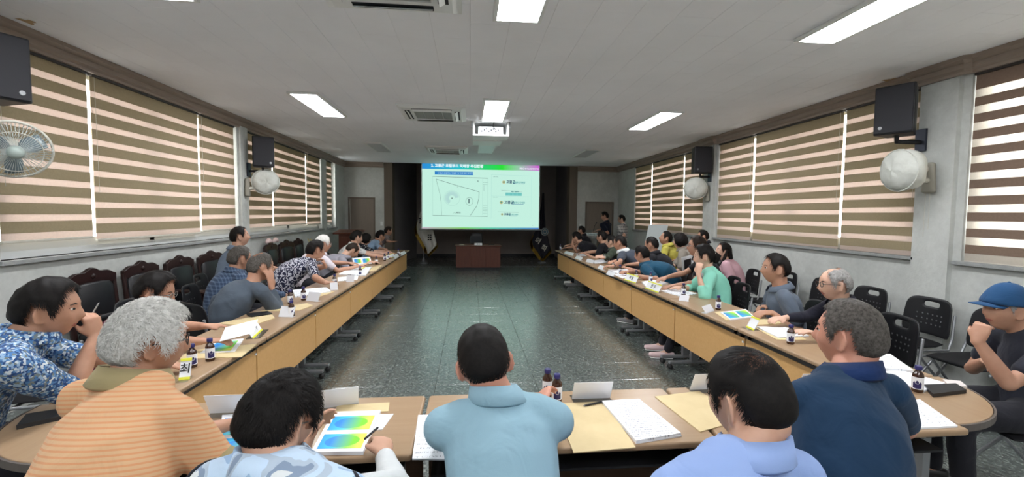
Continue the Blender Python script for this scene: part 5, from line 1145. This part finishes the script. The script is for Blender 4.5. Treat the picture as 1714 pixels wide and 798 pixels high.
    for key in ('L', 'R'):
        an = AN[key]; mb = MB(); g0 = an*1.0; g0[2] = .04; mb.tube([g0-pf*.05, g0+pf*.03, g0+pf*.11, g0+pf*.18], [.036, .041, .046, .036], 14, ref=pr, r2=[.038, .046, .032, .024]); v = np.array(mb.v); v[:, 2] = np.maximum(v[:, 2], .012); mb.v = [tuple(q) for q in v]; o = sub('shoe', mb, P.get('shoes', M_shoe)); mb = MB(); mb.tube([g0*np.array([1, 1, 0])-pf*.05+up*.010, g0*np.array([1, 1, 0])+pf*.18+up*.010], [.040, .038], 12, ref=pr, r2=.009); sub('sole', mb, M_rubber if P.get('shoes') is None else M_white, o)
    if P.get('glasses'):
        mb = MB(); gm = P['glasses']
        for sd in (-1, 1):
            c = np.array([sd*.033, .094, .008]); mb.tube([hq(c+np.array([.024*math.cos(a), -.004*abs(math.cos(a)), .018*math.sin(a)])) for a in np.linspace(0, math.tau, 17)], .0016 if near else .0022, 6, caps=False)
            mb.tube([hq((sd*.057, .090, .013)), hq((sd*.076, .060, .013)), hq((sd*.0815, -.005, .008)), hq((sd*.080, -.02, -.008))], .0017 if near else .0022, 6)
        mb.tube([hq((-.010, .096, .012)), hq((.010, .096, .012))], .0016, 6); o = sub('glasses', mb, gm); mb = MB()
        for sd in (-1, 1): c = np.array([sd*.033, .094, .008]); mb.add([hq(c+np.array([.023*math.cos(a), -.004*abs(math.cos(a)), .017*math.sin(a)])) for a in np.linspace(0, math.tau, 12, endpoint=False)], [tuple(range(12))])
        sub('lens', mb, glass_mat('spectacle_lens', (.93, .95, .95), .08), o)
    if P.get('cap'):
        cm = P['cap']; d, ff3 = sphere_dirs(48, 32); keep = d[:, 2] > .22-.10*d[:, 1]*0; pts = head_surf(d)+d*.017+np.array([0, 0, .006]); pts[:, 2] += .010*sm(d[:, 2], .5, 1); low = d[:, 2] < .22; pts[low] = pts[low]*1.0
        idx = {i: k for k, i in enumerate(np.where(d[:, 2] > .12)[0])}; mb = MB(); mb.add([hq(p) for p in pts[list(idx)]], [tuple(idx[i] for i in q) for q in ff3 if all(i in idx for i in q)]); cap = sub('cap', mb, cm); so = cap.modifiers.new('s', 'SOLIDIFY'); so.thickness = .003
        mb = MB(); v = []; n = 14
        for j in range(5):
            for k in range(n+1):
                a = math.radians(-62+124*k/n); u = j/4; rr = .094+u*.072*math.cos(a*1.15)**.6 if abs(a*1.15) < 1.57 else .094; x = math.sin(a)*(.080+u*.004); y = math.cos(a)*.098+u*.072*max(math.cos(a*1.3), 0)**.7; v.append(hq((x, y, .036-u*.010-.014*(x/.08)**2)))
        mb.add(v, [(j*(n+1)+k, j*(n+1)+k+1, (j+1)*(n+1)+k+1, (j+1)*(n+1)+k) for j in range(4) for k in range(n)]); o = sub('visor', mb, cm, cap); so = o.modifiers.new('s', 'SOLIDIFY'); so.thickness = .004
        mb = MB()
        for k in range(6): a0 = k*math.pi/3; mb.tube([hq(head_surf(np.array([[math.sin(a0)*math.cos(e), math.cos(a0)*math.cos(e), math.sin(e)]]))[0]+np.array([math.sin(a0)*math.cos(e), math.cos(a0)*math.cos(e), math.sin(e)])*.019+np.array([0, 0, .006+.010*float(sm(np.array([math.sin(e)]), .5, 1)[0])])) for e in np.linspace(.15, 1.57, 8)], .0012, 5)
        mb.tube([hq((0, 0, .146)), hq((0, 0, .149))], .007, 10); sub('cap_seam', mb, cm, cap)
    for ex in P.get('extra', []): ex(dict(sub=sub, SH=SH, EL=EL, WR=WR_, hq=hq, bez=bez, rt=rt, f=f, up=up, body=body, shirt=shirt, off=off, w=w, s=s, Rh=Rh, Hc=Hc))
    if P.get('info'): print(P['label'], 'EL', EL, 'WR', WR_)
    if not stand and P.get('seat', 1):
        c = pel[:2]-pf[:2]*.02; plastic(c[0], c[1], math.degrees(py), 'black chair under the '+P.get('chair', P['label']))
    return body
M_trs = cloth('dark_trousers', (34, 34, 40), (44, 44, 50)); M_shoe = mat('black_shoes', (24, 22, 22), .4)
M_jeans = cloth('denim', (62, 84, 112), (78, 100, 128)); M_metalfr = mat('dark_spectacle_frame', (36, 28, 28), .3); M_silverfr = mat('silver_spectacle_frame', (150, 148, 146), .3, .8)
def hp(px, py, **k): return at(px, py, **k)
def watch(key, m):
    def fn(c):
        W0, E0 = c['WR'][key], c['EL'][key]; d = nrm(E0-W0); p = W0+d*.03; mb = MB(); mb.tube([p-d*.009, p+d*.009], .032*c['w'], 14, caps=False); o = c['sub']('wrist_watch', mb, m); mb = MB(); n = nrm(np.cross(d, c['rt'])+c['up']*.5); n = nrm(n-d*np.dot(n, d)); mb.tube([p+n*.029, p+n*.036], .016, 12); c['sub']('watch_dial', mb, M_silverfr, o)
    return fn
C_ = cloth
def tbl(px, py, dz=.0): return at(px, py, z=ZT+dz)
X, Y, Z = np.eye(3)
# --- front row, seen from behind
M_or = C_('orange_striped_knit', (222, 180, 140), (216, 174, 132), 3, 'stripes'); M_khaki = C_('khaki_trim', (160, 146, 108))
person(dict(label='man with white wavy hair in orange striped polo shirt, seen from behind at left', head=at(252, 572, y=1.42), pel=(-.92, 1.12), hs=.97, s=1.0, w=1.0, near=1, hy=-52, hp=6, cy=-20, py=-12, nk=.06, nz=.112, belly=.03, skin='tan', hc='white',
    hair=dict(line='short', th=.021, top=.004, curl=.010, n=14000, messy=.7, lift=.015, len=.28), shirt=M_or, cuff=M_khaki, collar_m=M_khaki, sleeve=.72, L=(-.92, 1.74, .77), R=tbl(352, 770, .06), pL=(-.3, -.1, -.9), pR=(.9, -.5, -.6),
    hR=dict(d=(-.6, .5, 0), n=(0, 0, -1), c=.4), glasses=M_metalfr, fold=.010, chair='man in orange striped polo'))
M_camo = C_('camouflage_vest_cloth', (186, 206, 226), None, 3, 'camo'); M_wh = C_('white_cotton', (224, 228, 228), (212, 216, 218)); M_pipe = C_('black_piping', (36, 38, 46))
def vest(c):
    pass
person(dict(label='man with thick black hair in pale blue camouflage vest writing on printouts', head=at(470, 703, y=1.15), pel=(-.40, .88), hs=.96, near=1, hy=-30, hp=18, cy=-14, nk=.075, nz=.088, skin='mid', hc='black', w=1.0, nx=.04,
    hair=dict(line='short', th=.022, curl=.003, n=9000, messy=.30, lift=.009, len=.22), shirt=M_wh, sleeve=1.86, vest=M_camo, vpipe=M_pipe, collar_m=M_camo, L=tbl(512, 748, .10), R=tbl(642, 760, .05), pR=(.9, -.4, -.5), pL=(-.8, -.4, -.5),
    hR=dict(d=(-.22, .9, .12), n=(-.35, .1, -.9), c=.75, t=(-1, .2, .3)), hL=dict(d=(.1, .7, .5), n=(.8, .2, -.2), c=.6), glasses=M_silverfr, chair='man in camouflage vest'))
pen((611, 734), (634, 714), 'dark pen in the right hand of the man in camouflage vest', z=ZT+.08)
M_lb = C_('pale_blue_shirt', (150, 184, 199), (143, 177, 193))
def yoke(c):
    S0, S1 = c['SH']['L'], c['SH']['R']; f = c['f']; mb = MB(); mid = c['bez'](.80); pts = []
    for q in np.linspace(-1, 1, 15): pts.append(mid+c['rt']*q*.155*c['w']-f*(.118*math.sqrt(max(0, 1-(q*.86)**2)))*c['w']+c['up']*(.012-.02*q*q))
    mb.tube(pts, .0016, 5); c['sub']('yoke_seam', mb, M_lb, c['shirt'])
person(dict(label='man in plain light blue shirt in the centre of the front row, seen from behind', head=at(811, 608, y=1.38), pel=(.10, 1.14), near=1, hy=4, hp=14, hr=-9, cy=1, nk=.055, nz=.098, skin='red', hc='black', w=.96, nx=.045,
    hair=dict(line='crop', th=.012, top=.004, n=7000, messy=.18, lift=.003, len=.12), shirt=M_lb, sleeve=1.5, loose=.010, L=tbl(762, 700, .03), R=tbl(906, 668, .05), pL=(-.55, -.6, -.8), pR=(.6, -.6, -.8),
    hR=dict(d=(.25, .9, .2), n=(.6, .2, -.6), c=.7), extra=[yoke], fold=.010, shf=-.01, chair='man in plain light blue shirt'))
M_pb = C_('periwinkle_polo', (150, 174, 222), (142, 166, 216))
person(dict(label='man with thinning black crown in periwinkle blue polo, bottom right of centre', head=at(1251, 668, y=1.03), pel=(.52, .82), near=1, hy=24, hp=12, cy=10, nk=.06, nz=.104, skin='mid', hc='black', w=1.0, nx=-.06, hs=1.07,
    hair=dict(line='short', th=.010, top=.003, n=7500, messy=.15, lift=.002, bald=(-150, 60, 4, 46), len=.2), shirt=M_pb, sleeve=.65, L=(.52, 1.25, .66), R=(1.0, 1.25, .66), pL=(-.5, -.3, -.8), pR=(.5, -.3, -.8), chair='man in periwinkle polo'))
M_nv = C_('navy_polo', (34, 60, 88), (30, 54, 80)); M_nvc = C_('navy_collar', (26, 48, 92))
person(dict(label='man with short grey hair in dark navy polo shirt, front row at right', head=at(1420, 562, y=1.40), pel=(1.14, 1.16), near=1, hy=31, hp=-2, cy=6, nk=.045, skin='red', hc='salt', w=1.0, nx=-.05, hs=1.05, nz=.118,
    hair=dict(line='short', th=.011, top=.004, n=8000, messy=.25, lift=.003, len=.10), shirt=M_nv, collar_m=M_nvc, sleeve=.75, L=(1.24, 1.62, .76), R=(1.72, 1.66, .76), pL=(-.6, -.5, -.8), pR=(.6, -.5, -.8), chair='man in dark navy polo'))
# --- left row
M_fl = C_('blue_floral_cotton', (120, 150, 190), None, 3, 'floral')
person(dict(label='man in blue floral shirt resting his chin on his hand, far left', head=at(84, 519, y=2.10), pel=(-2.15, 1.92), near=1, hs=1.10, s=1.05, hy=-66, hp=4, cy=-48, py=-50, nk=.08, nz=.105, skin='tan', hc='black', w=1.12, belly=.02,
    hair=dict(line='short', th=.020, top=.004, n=8000, messy=.15, lift=.003, bald=(175, 52, 3, 16), len=.2), shirt=M_fl, sleeve=.9, R=at(160, 563, y=2.22), L=(-1.62, 2.45, .77), pR=(.1, .1, -1), pL=(-.2, .6, -.6),
    hR=dict(d=(-.12, -.05, 1), n=(-.85, .2, .1), c=.9, t=(-.5, -.2, .8)), chair='man in blue floral shirt'))
pen((150, 533), (166, 506), 'silver pen between the fingers of the man in blue floral shirt', M_silverfr, z=1.07)
M_red = C_('dark_red_print', (110, 40, 62), (214, 190, 200), 3, 'dots')
person(dict(label='person with black hair and glasses holding papers behind the white haired man', head=at(262, 490, y=3.10), pel=(-2.32, 3.02), mid=1, hs=1.08, hy=-78, hp=16, cy=-70, nk=.07, skin='tan', hc='black', fem=1,
    hair=dict(line='short', th=.024, top=.006, n=3000, messy=.2, lift=.006), shirt=M_red, sleeve=.7, L=at(385, 553, z=.82), R=at(352, 572, z=.79), pL=(-.1, .5, -.8), pR=(-.1, -.5, -.8), hL=dict(d=(.85, .45, -.05), n=(.2, 0, -1), c=.4), hR=dict(d=(.9, .3, -.05), n=(0, 0, -1), c=.3), glasses=M_silverfr, seat=0))
o = MB().obox((0, 0, 0), (.09, .025, .02), (-.03, .09, .02), (0, 0, .001)).build('held_paper', M_paper, None, loc=at(401, 552, z=.84)); tag(o, 'white sheet held up by the person in glasses on the left', 'paper')
M_gr = C_('slate_grey_knit', (92, 102, 114), (84, 94, 106))
person(dict(label='man in slate grey long sleeved shirt leaning his cheek on his hand', head=at(437, 447, x=-1.90), pel=(-2.14, 4.0), mid=1, hs=1.12, s=1.08, w=.96, hy=-48, hp=8, cy=-30, py=-35, nk=.08, nz=.13, skin='tan', hc='salt',
    hair=dict(line='short', th=.009, n=2500, messy=.2, lift=.003, bald=(190, 66, 14, 16)), shirt=M_gr, sleeve=1.92, collar=0, R=at(455, 482, y=4.08), L=at(351, 532, x=-2.55), pL=(-.9, -.3, .15), pR=(.1, -.05, -1),
    hR=dict(d=(-.12, .05, 1), n=(-.8, .3, .1), c=.12, t=(-.3, .9, 0)), hL=dict(d=(.1, .1, -1), n=(.8, .3, 0), c=.3), fold=.010, chair='man in slate grey long sleeves'))
M_ck = C_('blue_check', (62, 78, 104), None, 3, 'check')
person(dict(label='grey haired man in blue checked shirt behind the slate grey shirt', head=at(402, 433, x=-2.42), pel=(-2.58, 4.72), mid=1, hs=1.10, s=1.05, hy=-45, hp=5, cy=-40, skin='tan', hc='salt', hair=dict(line='short', th=.016, n=2500, messy=.2), shirt=M_ck, sleeve=1.8, chair='man in blue checked shirt'))
M_bg = C_('grey_blue_shirt', (128, 144, 166), (120, 136, 158))
person(dict(label='black haired man in grey blue shirt sitting upright by the left wall column', head=at(402, 396, x=-2.80), pel=(-2.95, 5.52), mid=1, hs=1.02, hy=-62, hp=-8, cy=-40, nz=.16, skin='mid', hc='black', hair=dict(line='short', th=.014, n=2500, messy=.15), shirt=M_bg, sleeve=.6, hunch=0, chair='man in grey blue shirt'))
M_lf = C_('navy_leaf_print', (40, 40, 60), None, 3, 'leaves')
person(dict(label='man in navy leaf print shirt with fist at his cheek, left row', head=at(529, 420, x=-2.0), pel=(-2.34, 5.55), mid=1, hs=1.14, s=1.08, w=1.06, hy=-52, hp=10, hr=-8, cy=-42, py=-50, nk=.10, nz=.12, skin='tan', hc='black',
    hair=dict(line='short', th=.016, top=.004, n=2500, messy=.12), shirt=M_lf, sleeve=.75, L=at(553, 446, x=-1.72), R=at(548, 476, z=.77), pL=(.5, .3, -1), pR=(-.2, -.6, -.6), hL=dict(d=(-.35, -.1, 1), n=(-.7, -.4, 0), c=1.1), hR=dict(d=(.8, .6, 0), n=(0, 0, -1), c=.5), chair='man in navy leaf print shirt'))
M_pk0 = C_('white_pink_shirt', (226, 218, 222), (214, 204, 212))
person(dict(label='white haired person in glasses and pale shirt behind the leaf print shirt', head=at(541, 409, x=-2.2), pel=(-2.45, 6.55), mid=1, hs=1.12, s=1.05, hy=-55, hp=5, cy=-50, skin='tan', hc='white', hair=dict(line='short', th=.018, n=2000), shirt=M_pk0, sleeve=.7, glasses=M_silverfr, L=(-1.7, 6.9, .78), R=(-1.72, 6.65, .78), chair='white haired person in pale shirt'))
M_lg = C_('light_grey_polo', (160, 158, 166), (150, 148, 158))
person(dict(label='balding man in light grey polo bowing over his documents, left row', head=at(590, 419, x=-1.95), pel=(-2.36, 7.25), mid=1, hs=1.14, s=1.05, hy=-68, hp=42, cy=-62, nk=.14, nz=.10, skin='fair', hc='brown', hair=dict(line='high', th=.007, n=1800, bald=(0, 60, 34, 14)), shirt=M_lg, sleeve=.7, L=(-1.66, 7.5, .76), R=(-1.68, 7.1, .76), chair='balding man in light grey polo'))
M_wf = C_('white_floral', (214, 214, 212), (150, 150, 154), 3, 'dots'); M_bf = C_('black_floral', (30, 32, 40), (168, 170, 172), 3, 'dots')
person(dict(label='black haired person in pale short sleeves writing beyond the bowed man', head=at(597, 398, x=-2.15), pel=(-2.36, 8.36), hs=1.12, s=1.05, hy=-60, hp=12, cy=-62, skin='fair', hc='black', hair=dict(line='short', th=.02, n=900), shirt=M_wf, sleeve=.6, L=(-1.62, 8.75, .76), R=(-1.6, 8.4, .76), chair='person in pale short sleeves', adapt=.1))
person(dict(label='woman with short black hair in black floral blouse, far left row', head=at(612, 401, x=-2.15), pel=(-2.36, 9.06), hs=1.05, fem=1, hy=-62, hp=14, cy=-62, skin='fair', hc='black', hair=dict(line='bob', th=.022, n=900), shirt=M_bf, sleeve=.6, L=(-1.62, 9.35, .76), R=(-1.62, 9.1, .76), chair='woman in black floral blouse'))
M_sk = C_('sky_blue_shirt', (158, 186, 216), (150, 178, 208))
person(dict(label='man in sky blue short sleeved shirt with hand at mouth, far left row', head=at(637, 395, x=-2.05), pel=(-2.34, 9.98), hs=1.14, s=1.08, hy=-62, hp=12, cy=-58, nk=.09, nz=.13, skin='tan', hc='black', hair=dict(line='short', th=.012, n=900), shirt=M_sk, sleeve=.65, L=at(648, 407, x=-1.78), R=at(655, 424, z=.77), pL=(.4, .3, -1), hL=dict(d=(-.3, -.1, 1), n=(-.8, -.3, 0), c=.8), chair='man in sky blue shirt'))
M_mv = C_('mauve_shirt', (138, 122, 120), (128, 112, 112))
person(dict(label='last man of the left row, stretching his hand over the table', head=at(650, 387, x=-2.15), pel=(-2.4, 11.4), hs=1.08, hy=-70, hp=8, cy=-62, skin='tan', hc='brown', hair=dict(line='short', th=.012, n=700), shirt=M_mv, sleeve=.6, L=at(676, 413, x=-1.62), R=at(664, 420, z=.78), hL=dict(d=(.8, .5, .1), n=(0, 0, -1), c=.05), chair='last man of left row'))
# --- right row
M_ct = C_('charcoal_tshirt', (48, 50, 60), (42, 44, 54)); M_bc = C_('blue_cap_cloth', (44, 84, 126), (38, 76, 116))
person(dict(label='man in blue cap and charcoal t-shirt with fist under chin, far right', head=at(1684, 518, y=2.12), pel=(3.10, 2.02), near=1, hs=1.04, hy=74, hp=-2, cy=66, nk=.085, nz=.12, skin='tan', hc='grey', collar=0, w=1.04, shirt=M_ct, sleeve=.62, cap=M_bc,
    hair=dict(line='short', th=.004, n=2500, messy=.1, lift=.002, len=.06), L=at(1636, 570, y=2.0), R=at(1650, 604, y=2.2), pL=(-.15, -.2, -1), pR=(.1, .5, -.8), hL=dict(d=(.35, .05, .95), n=(.75, .3, -.2), c=1.25, t=(.2, .6, .4)), hR=dict(d=(-.5, -.75, .05), n=(0, 0, -1), c=.4), trousers=M_trs, chair='man in blue cap'))
M_dn = C_('dark_navy_jacket', (36, 36, 48), (32, 32, 44))
person(dict(label='bald man with grey side hair and glasses in dark jacket, right row', head=at(1396, 476, x=2.86), pel=(3.02, 3.02), mid=1, hs=1.12, s=1.02, hy=72, hp=4, cy=60, skin='fair', hc='grey', hair=dict(line='high', th=.014, n=2500, bald=(25, 76, 32, 14), messy=.15), shirt=M_dn, sleeve=1.8, glasses=M_metalfr, L=(2.42, 2.75, .78), R=(2.42, 3.15, .78), chair='bald man in dark jacket'))
M_gp = C_('steel_grey_polo', (98, 108, 122), (90, 100, 114))
person(dict(label='man in steel grey polo holding a pen at the slide printouts, right row', head=at(1297, 450, x=2.74), pel=(2.84, 3.56), mid=1, hs=1.14, s=1.08, hy=72, hp=-2, cy=66, nz=.16, nk=.045, skin='tan', hc='black', hair=dict(line='short', th=.014, n=2500, messy=.12), shirt=M_gp, sleeve=.68, L=at(1292, 523, z=.77), R=at(1290, 514, z=.77), pL=(.6, -.5, -.7), pR=(.3, .8, -.6),
    hL=dict(d=(-1, .1, 0), n=(0, .2, -1), c=.7), hR=dict(d=(-.9, .1, .1), n=(0, -.3, -1), c=.8), hunch=-.01, chair='man in steel grey polo', fold=.010))
pen((1272, 512), (1278, 502), 'dark pen in the hands of the man in steel grey polo', z=.80)
M_mint = C_('mint_cardigan', (150, 222, 200), (138, 212, 190)); M_scarf = C_('grey_print_scarf', (176, 174, 172), (214, 212, 208), 3, 'dots'); M_clip = mat('pale_hair_clip', (226, 220, 212), .4)
def ponytail_clip(c):
    mb = MB()
    for a, b in (((-.01, -.10, .085), (.0, -.118, .02)), ((.03, -.112, .06), (-.03, -.112, .035)), ((.03, -.10, .03), (.045, -.10, .055)), ((-.02, -.118, .06), (.03, -.118, .03))): mb.tube([c['hq'](a), c['hq'](b)], .0045, 6)
    c['sub']('hair_clip', mb, M_clip)
    mb = MB(); n = 26; b0 = c['bez'](1.0)
    mb.tube([b0+(-c['f']*math.cos(a)*.078+c['rt']*math.sin(a)*.08)*c['w']-c['up']*(.012+.02*(1-math.cos(a))) for a in np.linspace(0, math.tau, n)], [.028+.008*math.sin(k*1.3) for k in range(n)], 10, caps=False); c['sub']('scarf', mb, M_scarf, c['shirt'])
person(dict(label='woman in mint green cardigan with pale hair clip, hand on her neck', head=at(1178, 430, x=2.66), pel=(2.78, 4.56), mid=1, hs=1.10, s=1.0, fem=1, hy=66, hp=6, cy=62, nk=.05, skin='fair', hc='black', hair=dict(line='short', th=.020, top=.004, n=2500, messy=.12, tails=[([(0, -.09, .02), (.0, -.125, -.01), (0, -.11, -.05)], [.04, .045, .03], 1)]),
    shirt=M_mint, sleeve=1.35, loose=.018, L=at(1169, 459, y=4.42), R=at(1143, 481, z=.77), pL=(-.2, -.5, -1), pR=(0, .6, -.6), hL=dict(d=(.15, .2, 1), n=(.6, .5, 0), c=.5), hR=dict(d=(-1, .2, 0), n=(0, 0, -1), c=.2), collar=0, extra=[ponytail_clip], shoes=mat('pale_pink_sneaker', (222, 196, 198), .6), af=.16, trousers=M_trs, chair='woman in mint cardigan'))
M_bk = C_('black_shirt', (28, 28, 33), (34, 34, 40))
person(dict(label='man with glasses in black shirt behind the mint cardigan woman', head=at(1166, 413, x=2.88), pel=(3.0, 5.06), mid=1, hs=1.12, s=1.05, hy=70, hp=-4, cy=55, skin='tan', hc='brown', hair=dict(line='short', th=.018, n=2000), shirt=M_bk, sleeve=.6, glasses=M_silverfr, L=(2.42, 4.85, .77), R=(2.45, 5.3, .77), chair='man with glasses in black shirt'))
M_pink = C_('pink_blouse', (222, 180, 190), (214, 170, 180))
person(dict(label='woman with long black hair in pink blouse seated by the right wall', head=at(1210, 421, x=3.58), pel=(3.74, 5.75), mid=1, hs=1.05, s=1.0, fem=1, hy=78, hp=-12, cy=52, skin='fair', hc='black', hair=dict(line='short', th=.016, n=2500, messy=.08, tails=[([(0, -.07, .02), (0, -.10, -.06), (-.01, -.09, -.16), (-.02, -.07, -.25)], [.07, .075, .06, .02], .55), ([(-.07, -.02, .02), (-.082, -.01, -.08), (-.07, .01, -.17)], [.03, .032, .012], .6)]),
    shirt=M_pink, sleeve=.75, loose=.018, collar=0, L=(3.5, 5.72, .62), R=(3.52, 5.86, .63), pL=(.3, -.8, -.4), pR=(.1, .8, -.4), hL=dict(d=(-.9, .4, 0), n=(0, 0, -1), c=.4), hR=dict(d=(-.9, -.3, 0), n=(0, 0, -1), c=.4), chair='woman in pink blouse'))
person(dict(label='person with dark hair by the right wall column, mostly hidden', head=at(1176, 396, x=4.05), pel=(4.10, 7.25), mid=0, hs=.95, s=.95, hy=70, cy=55, skin='tan', hc='black', hair=dict(line='short', th=.016, n=700), shirt=M_bk, chair='hidden person by right wall column'))
M_teal = C_('teal_polo', (34, 82, 108), (28, 72, 98))
person(dict(label='man in teal polo leaning over the table towards the screen', head=at(1074, 426, x=2.52), pel=(2.86, 5.85), mid=1, hs=1.12, s=1.08, w=1.04, hy=42, hp=8, cy=40, py=50, nk=.09, nz=.13, skin='tan', hc='black', hair=dict(line='short', th=.012, n=2500, messy=.15), shirt=M_teal, sleeve=.72, L=at(1068, 462, z=.77), R=at(1050, 455, z=.77), pL=(.6, -.8, -.4), pR=(.3, .8, -.4), hL=dict(d=(-.8, .5, 0), n=(0, 0, -1), c=.3), shoes=mat('grey_shoes', (120, 118, 120), .6), af=.1, chair='man in teal polo'))
person(dict(label='man with short black hair in black shirt behind the teal polo', head=at(1090, 410, x=2.85), pel=(3.08, 6.42), mid=1, hs=1.12, s=1.05, hy=48, hp=2, cy=40, skin='tan', hc='black', hair=dict(line='crop', th=.008, n=2000), shirt=M_bk, sleeve=.6, L=(2.45, 6.4, .77), R=(2.5, 6.8, .77), chair='man in black shirt behind teal polo'))
M_ylw = C_('yellow_polo', (206, 196, 96), (196, 186, 86)); M_tp = C_('taupe_blouse', (150, 142, 132), (140, 132, 122))
person(dict(label='man in yellow polo seated in the row by the right wall', head=at(1114, 399, x=3.55), pel=(3.75, 7.55), mid=1, hs=1.08, s=1.05, hy=72, hp=-16, cy=45, skin='tan', hc='black', hair=dict(line='short', th=.014, n=1500), shirt=M_ylw, sleeve=.6, L=(3.3, 7.5, .64), R=(3.35, 7.75, .64), hunch=0, chair='man in yellow polo'))
person(dict(label='woman with short black hair in taupe blouse beside the yellow polo man', head=at(1138, 404, x=3.50), pel=(3.72, 6.75), mid=1, hs=1.08, s=1.0, fem=1, hy=60, hp=0, cy=50, skin='fair', hc='black', hair=dict(line='bob', th=.026, n=2000), shirt=M_tp, sleeve=.9, loose=.02, L=(3.2, 6.7, .63), R=(3.25, 6.95, .64), chair='woman in taupe blouse'))
o = MB().obox((0, 0, 0), (.10, .03, .02), (0, .002, .006), (-.02, -.02, .13)).build('folder', M_paper, None, loc=at(1151, 444, x=3.05)); tag(o, 'white framed folder held upright between the mint cardigan and taupe blouse', 'folder'); MB().obox((0, -.006, 0), (.06, .018, .012), (0, .0015, .004), (-.013, -.013, .085)).build('dark_cover', M_black, o)
M_gp2 = C_('dark_grey_polo', (74, 80, 92), (66, 72, 84)); M_ol = C_('olive_jacket', (70, 80, 66), (62, 72, 58))
person(dict(label='man in dark grey polo with white collar trim, far right row', head=at(1037, 407, x=2.55), pel=(2.86, 6.98), mid=1, hs=1.12, s=1.08, w=1.04, hy=58, hp=4, cy=48, nk=.07, skin='tan', hc='black', hair=dict(line='crop', th=.012, n=2000), shirt=M_gp2, collar_m=M_wh, sleeve=.65, L=at(1022, 449, z=.78), R=at(1008, 446, z=.78), pL=(.5, -.8, -.4), hL=dict(d=(-.9, .3, 0), n=(0, 0, -1), c=.6), extra=[watch('L', M_dsteel)], chair='man in dark grey polo'))
person(dict(label='man in olive jacket with wrist watch, far right row', head=at(1023, 405, x=2.72), pel=(2.98, 7.88), mid=1, hs=1.08, s=1.05, hy=60, hp=4, cy=50, skin='fair', hc='black', hair=dict(line='short', th=.014, n=1500), shirt=M_ol, sleeve=1.8, L=at(998, 438, z=.80), R=at(992, 432, z=.80), hL=dict(d=(-.9, .3, .2), n=(0, .5, -.6), c=.6), extra=[watch('L', M_offwhite)], chair='man in olive jacket'))
person(dict(label='man in black t-shirt before the clear podium, far right row', head=at(1007, 397, x=2.75), pel=(2.98, 8.66), hs=1.12, s=1.05, hy=52, hp=2, cy=45, skin='mid', hc='black', hair=dict(line='short', th=.016, n=900), shirt=M_bk, sleeve=.62, collar=0, L=(2.42, 8.7, .77), R=(2.45, 9.1, .77), chair='man in black t-shirt before podium'))
person(dict(label='man in black t-shirt leaning forward, hand at his face, far right row', head=at(965, 398, x=2.42), pel=(2.80, 9.40), hs=1.12, s=1.08, hy=58, hp=14, cy=56, nk=.10, nz=.11, skin='mid', hc='black', hair=dict(line='short', th=.018, n=900), shirt=M_bk, sleeve=.62, collar=0, L=at(972, 419, z=.77), R=at(958, 410, x=2.28), pL=(.6, -.8, -.3), pR=(-.2, .2, -1), hL=dict(d=(-.9, .4, 0), n=(0, 0, -1), c=.4), hR=dict(d=(.1, 0, 1), n=(.5, -.5, 0), c=.4), shoes=M_white, af=.05, chair='leaning man in black t-shirt'))
person(dict(label='farthest person of the right row, dark hair above the leaning man', head=at(973, 386, x=2.85), pel=(3.0, 10.7), hs=1.0, hy=60, cy=55, skin='tan', hc='black', hair=dict(line='short', th=.014, n=500), shirt=M_bk, sleeve=.62, L=(2.4, 10.5, .77), R=(2.4, 10.8, .77), chair='farthest person of right row'))
# --- standing by the podium
q = at(1012, 362, y=11.62); person(dict(label='standing man in dark navy shirt speaking at the clear podium', head=q, pel=(q[0]+.06, 11.68), stand=1, s=1.0, hs=1.05, hy=68, hp=8, cy=35, skin='tan', hc='black', hair=dict(line='short', th=.016, n=900), shirt=C_('midnight_shirt', (26, 30, 46), (30, 34, 50)), sleeve=.62, glasses=M_metalfr, hunch=0, L=(q[0]-.18, 11.35, 1.12), R=(q[0]-.3, 11.5, 1.14), pL=(.6, -.3, -.8), pR=(0, .6, -.8), nz=.16))
q = at(1040, 367, y=11.45); person(dict(label='standing man in white and black plaid shirt beside the podium speaker', head=q, pel=(q[0]+.04, 11.47), stand=1, s=.96, hs=1.0, hy=72, hp=0, cy=30, skin='fair', hc='black', hair=dict(line='short', th=.016, n=900), shirt=C_('plaid', (206, 206, 204), None, 3, 'plaid'), sleeve=.62, glasses=M_metalfr, hunch=0, L=(q[0]-.16, 11.22, .95), R=(q[0]-.22, 11.35, .95), pL=(.6, -.3, -.8), nz=.16))
